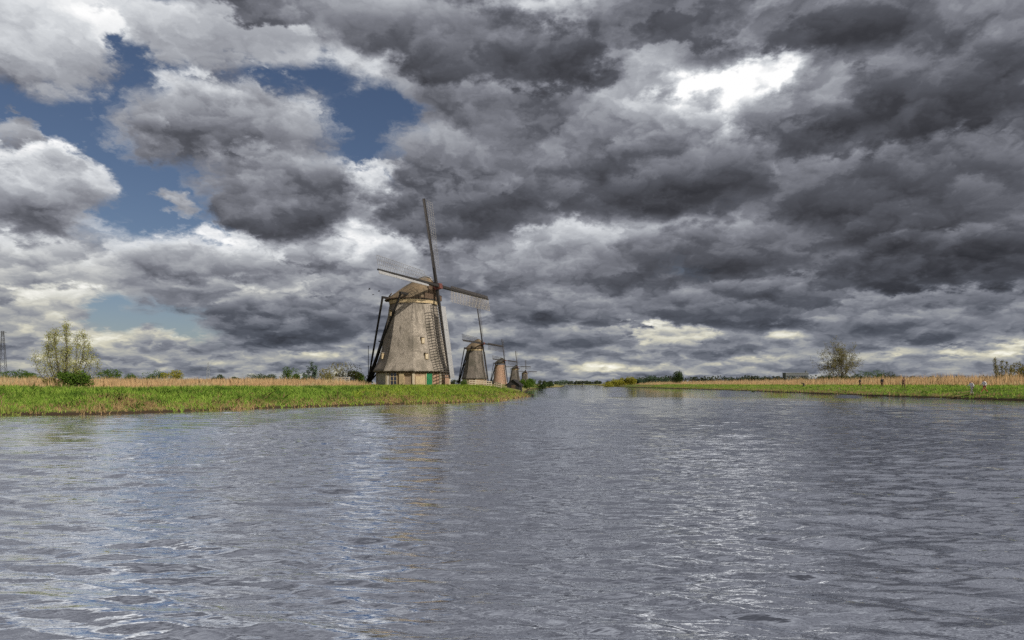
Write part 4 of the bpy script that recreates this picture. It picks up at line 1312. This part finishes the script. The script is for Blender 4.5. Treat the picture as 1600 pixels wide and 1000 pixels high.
def person(label, px, Y, yaw, stride, top, legs, hair='hair', lean=0.0, arm=0.35, bag=None, hgt=1.74):
    X = (px - 800) / FPX * Y
    root = empty('person', (X, Y, gz(X, Y) + 0.02), yaw)
    tag(root, label, 'person', 'people walking on the right bank')
    s = hgt / 1.74
    root.scale = (s, s, s)
    # local frame: +x is the walking direction, +y the left side
    ln = lean
    hip = (0, 0, 0.92)
    J = {'pelvis': ((0, 0, 0.94), (0.11, 0.14)), 'waist': ((ln * 0.3, 0, 1.08), (0.10, 0.13)), 'chest': ((ln * 0.7, 0, 1.30), (0.115, 0.155)), 'neck_base': ((ln, 0, 1.46), 0.06),
         'neck': ((ln + 0.015, 0, 1.52), 0.052), 'jaw': ((ln + 0.045, 0, 1.57), 0.075), 'skull': ((ln + 0.03, 0, 1.66), 0.098)}
    B = [('pelvis', 'waist'), ('waist', 'chest'), ('chest', 'neck_base'), ('neck_base', 'neck'), ('neck', 'jaw'), ('jaw', 'skull')]
    leg_pts = {}
    for sd, f in ((1, 1), (-1, -1)):
        a = stride * f
        hx = (0, 0.09 * sd, 0.88)
        knee = (math.sin(a) * 0.44 + (0.05 if f < 0 else 0.03), 0.095 * sd, 0.88 - math.cos(a) * 0.43)
        back = f < 0
        ank = (knee[0] + math.sin(a * (1.0 if not back else 1.5)) * 0.40, 0.095 * sd, max(0.075, knee[2] - math.cos(a * (1.0 if not back else 1.3)) * 0.39))
        toe = (ank[0] + 0.17, 0.10 * sd, ank[2] - (0.045 if not back else 0.055))
        leg_pts[sd] = (hx, knee, ank, toe)
        J[f'hip{sd}'] = (hx, 0.085); J[f'knee{sd}'] = (knee, 0.058); J[f'ankle{sd}'] = (ank, 0.04); J[f'toe{sd}'] = (toe, 0.032)
        B += [('pelvis', f'hip{sd}'), (f'hip{sd}', f'knee{sd}'), (f'knee{sd}', f'ankle{sd}'), (f'ankle{sd}', f'toe{sd}')]
    arms = {}
    for sd, f in ((1, -1), (-1, 1)):
        sh = (ln * 0.9, 0.185 * sd, 1.41)
        a = arm * f
        el = (sh[0] + math.sin(a) * 0.27, 0.23 * sd, sh[2] - math.cos(a) * 0.27)
        wr = (el[0] + math.sin(a + 0.45) * 0.24, 0.235 * sd, el[2] - math.cos(a + 0.45) * 0.24)
        hd = (wr[0] + math.sin(a + 0.5) * 0.09, 0.232 * sd, wr[2] - math.cos(a + 0.5) * 0.09)
        arms[sd] = (sh, el, wr, hd)
        J[f'shoulder{sd}'] = (sh, 0.058); J[f'elbow{sd}'] = (el, 0.042); J[f'wrist{sd}'] = (wr, 0.028); J[f'palm{sd}'] = (hd, 0.036)
        B += [('chest', f'shoulder{sd}'), (f'shoulder{sd}', f'elbow{sd}'), (f'elbow{sd}', f'wrist{sd}'), (f'wrist{sd}', f'palm{sd}')]
        dn = Vector(hd) - Vector(wr); dn.normalize()
        for q in range(4):                                    # fingers, unequal and slightly curled
            b0 = Vector(hd) + Vector((0.022 * (q - 1.5), 0, 0))
            ln_ = (0.055, 0.065, 0.06, 0.045)[q]
            J[f'fa{sd}{q}'] = (tuple(b0 + dn * ln_ * 0.6), 0.010); J[f'fb{sd}{q}'] = (tuple(b0 + dn * ln_ + Vector((0.012, 0, 0))), 0.008)
            B += [(f'palm{sd}', f'fa{sd}{q}'), (f'fa{sd}{q}', f'fb{sd}{q}')]
        J[f'th{sd}'] = (tuple(Vector(wr) + dn * 0.05 + Vector((0.05, -0.01 * sd, 0))), 0.011)
        B += [(f'palm{sd}', f'th{sd}')]
    body = skin_obj('body', J, B, M['skin'], root)
    # nose and ears belong to the head
    # clothing
    T = {'t0': ((0, 0, 0.90), (0.135, 0.17)), 't1': ((ln * 0.3, 0, 1.08), (0.125, 0.16)), 't2': ((ln * 0.7, 0, 1.31), (0.14, 0.18)), 't3': ((ln * 0.95, 0, 1.45), 0.085)}
    TB = [('t0', 't1'), ('t1', 't2'), ('t2', 't3')]
    for sd in (1, -1):
        sh, el, wr, hd = arms[sd]
        T[f's{sd}'] = (sh, 0.078); T[f'e{sd}'] = (el, 0.058); T[f'w{sd}'] = (tuple(Vector(el) * 0.25 + Vector(wr) * 0.75), 0.046)
        TB += [('t2', f's{sd}'), (f's{sd}', f'e{sd}'), (f'e{sd}', f'w{sd}')]
    skin_obj('jacket', T, TB, M[top], root)
    Lg = {'p': ((0, 0, 0.95), (0.125, 0.16))}
    LB = []
    for sd in (1, -1):
        hx, kn, an, toe = leg_pts[sd]
        Lg[f'h{sd}'] = (hx, 0.10); Lg[f'k{sd}'] = (kn, 0.074); Lg[f'a{sd}'] = (tuple(Vector(an) + Vector((0, 0, 0.05))), 0.06)
        LB += [('p', f'h{sd}'), (f'h{sd}', f'k{sd}'), (f'k{sd}', f'a{sd}')]
    skin_obj('trousers', Lg, LB, M[legs], root)
    for sd in (1, -1):
        hx, kn, an, toe = leg_pts[sd]
        skin_obj('shoe', {'h': ((an[0] - 0.04, an[1], an[2] - 0.035), 0.048), 'b': ((an[0] + 0.07, an[1], an[2] - 0.03), 0.045), 't': ((toe[0] + 0.03, toe[1], toe[2] - 0.005), 0.035)}, [('h', 'b'), ('b', 't')], M['cloth_black'], root)
    skin_obj('hair', {'a': ((ln - 0.015, 0, 1.70), 0.10), 'b': ((ln - 0.06, 0, 1.64), 0.085), 'c': ((ln - 0.055, 0, 1.56), 0.05)}, [('a', 'b'), ('b', 'c')], M[hair], root)
    for sd in (1, -1):
        MB().box((ln + 0.125, 0.035 * sd, 1.645), (0.02, 0.028, 0.014)).build('eye', M['hair'], root)
        MB().box((ln + 0.035, 0.1 * sd, 1.63), (0.035, 0.025, 0.06)).build('ear', M['skin'], root)
    MB().add([(ln + 0.125, -0.016, 1.60), (ln + 0.125, 0.016, 1.60), (ln + 0.115, 0, 1.65), (ln + 0.155, 0, 1.605)], [(0, 1, 3), (1, 2, 3), (2, 0, 3), (0, 2, 1)]).build('nose', M['skin'], root)
    MB().box((ln + 0.118, 0, 1.572), (0.015, 0.05, 0.010)).build('mouth', M['cloth_rust'], root)
    if bag:
        b = skin_obj('rucksack', {'a': ((ln - 0.21, 0, 1.10), 0.11), 'b': ((ln - 0.22, 0, 1.25), 0.13), 'c': ((ln - 0.18, 0, 1.40), 0.08)}, [('a', 'b'), ('b', 'c')], M[bag], root)
    return root

person('walker in white top and pale trousers, left of the pair', 1519, 83.5, R(185), R(16), 'cloth_white', 'cloth_cream', lean=0.10, arm=0.5)
person('walker in white top and rust trousers, striding behind the other', 1538.5, 82.5, R(178), R(30), 'cloth_white', 'cloth_rust', lean=0.05, arm=0.4, bag='cloth_black')
person('person in brown clothes, rightmost of the three far walkers', 1412, 104, R(100), R(14), 'cloth_brown', 'cloth_brown', lean=0.0, arm=0.2)
person('person in black jacket, middle of the three far walkers', 1378.5, 112, R(85), R(12), 'cloth_black', 'cloth_brown', lean=0.0, arm=0.2)
person('person in navy jacket, leftmost of the three far walkers', 1344, 122, R(170), R(20), 'cloth_navy', 'cloth_black', lean=0.04, arm=0.3, hgt=1.62)

# ------------------------------------------------------------------ birds near the mill
def bird(label, px, py, Y, yaw, span, flap):
    p = at(px, py, Y)
    root = empty('bird', p, yaw)
    tag(root, label, 'bird', 'birds flying beside the large mill')
    s = span
    skin_obj('body', {'a': ((-0.22 * s, 0, 0), 0.035 * s), 'b': ((0, 0, 0), 0.075 * s), 'c': ((0.17 * s, 0, 0.02 * s), 0.05 * s), 'd': ((0.25 * s, 0, 0.02 * s), 0.015 * s)}, [('a', 'b'), ('b', 'c'), ('c', 'd')], M['cloth_black'], root)
    for q in (1, -1):
        z1, z2 = flap * 0.25 * s, flap * 0.18 * s
        v = [(0.09 * s, 0.03 * s * q, 0.02 * s), (0.12 * s, 0.27 * s * q, z1), (0.0, 0.5 * s * q, z2), (-0.06 * s, 0.26 * s * q, z1), (-0.08 * s, 0.03 * s * q, 0.02 * s)]
        MB().add(v + [(a, b, c + 0.012 * s) for a, b, c in v], [(4, 3, 2, 1, 0), (5, 6, 7, 8, 9)] + [(i, (i + 1) % 5, (i + 1) % 5 + 5, i + 5) for i in range(5)]).build('wing', M['cloth_black'], root)
bird('uppermost dark bird left of the mill cap', 577, 452, 104, R(20), 0.85, 0.8)
bird('lower dark bird left of the mill cap', 583, 460, 106, R(40), 0.7, -0.4)
bird('dark bird nearest to the mill cap', 592, 455, 103, R(10), 0.8, 0.5)
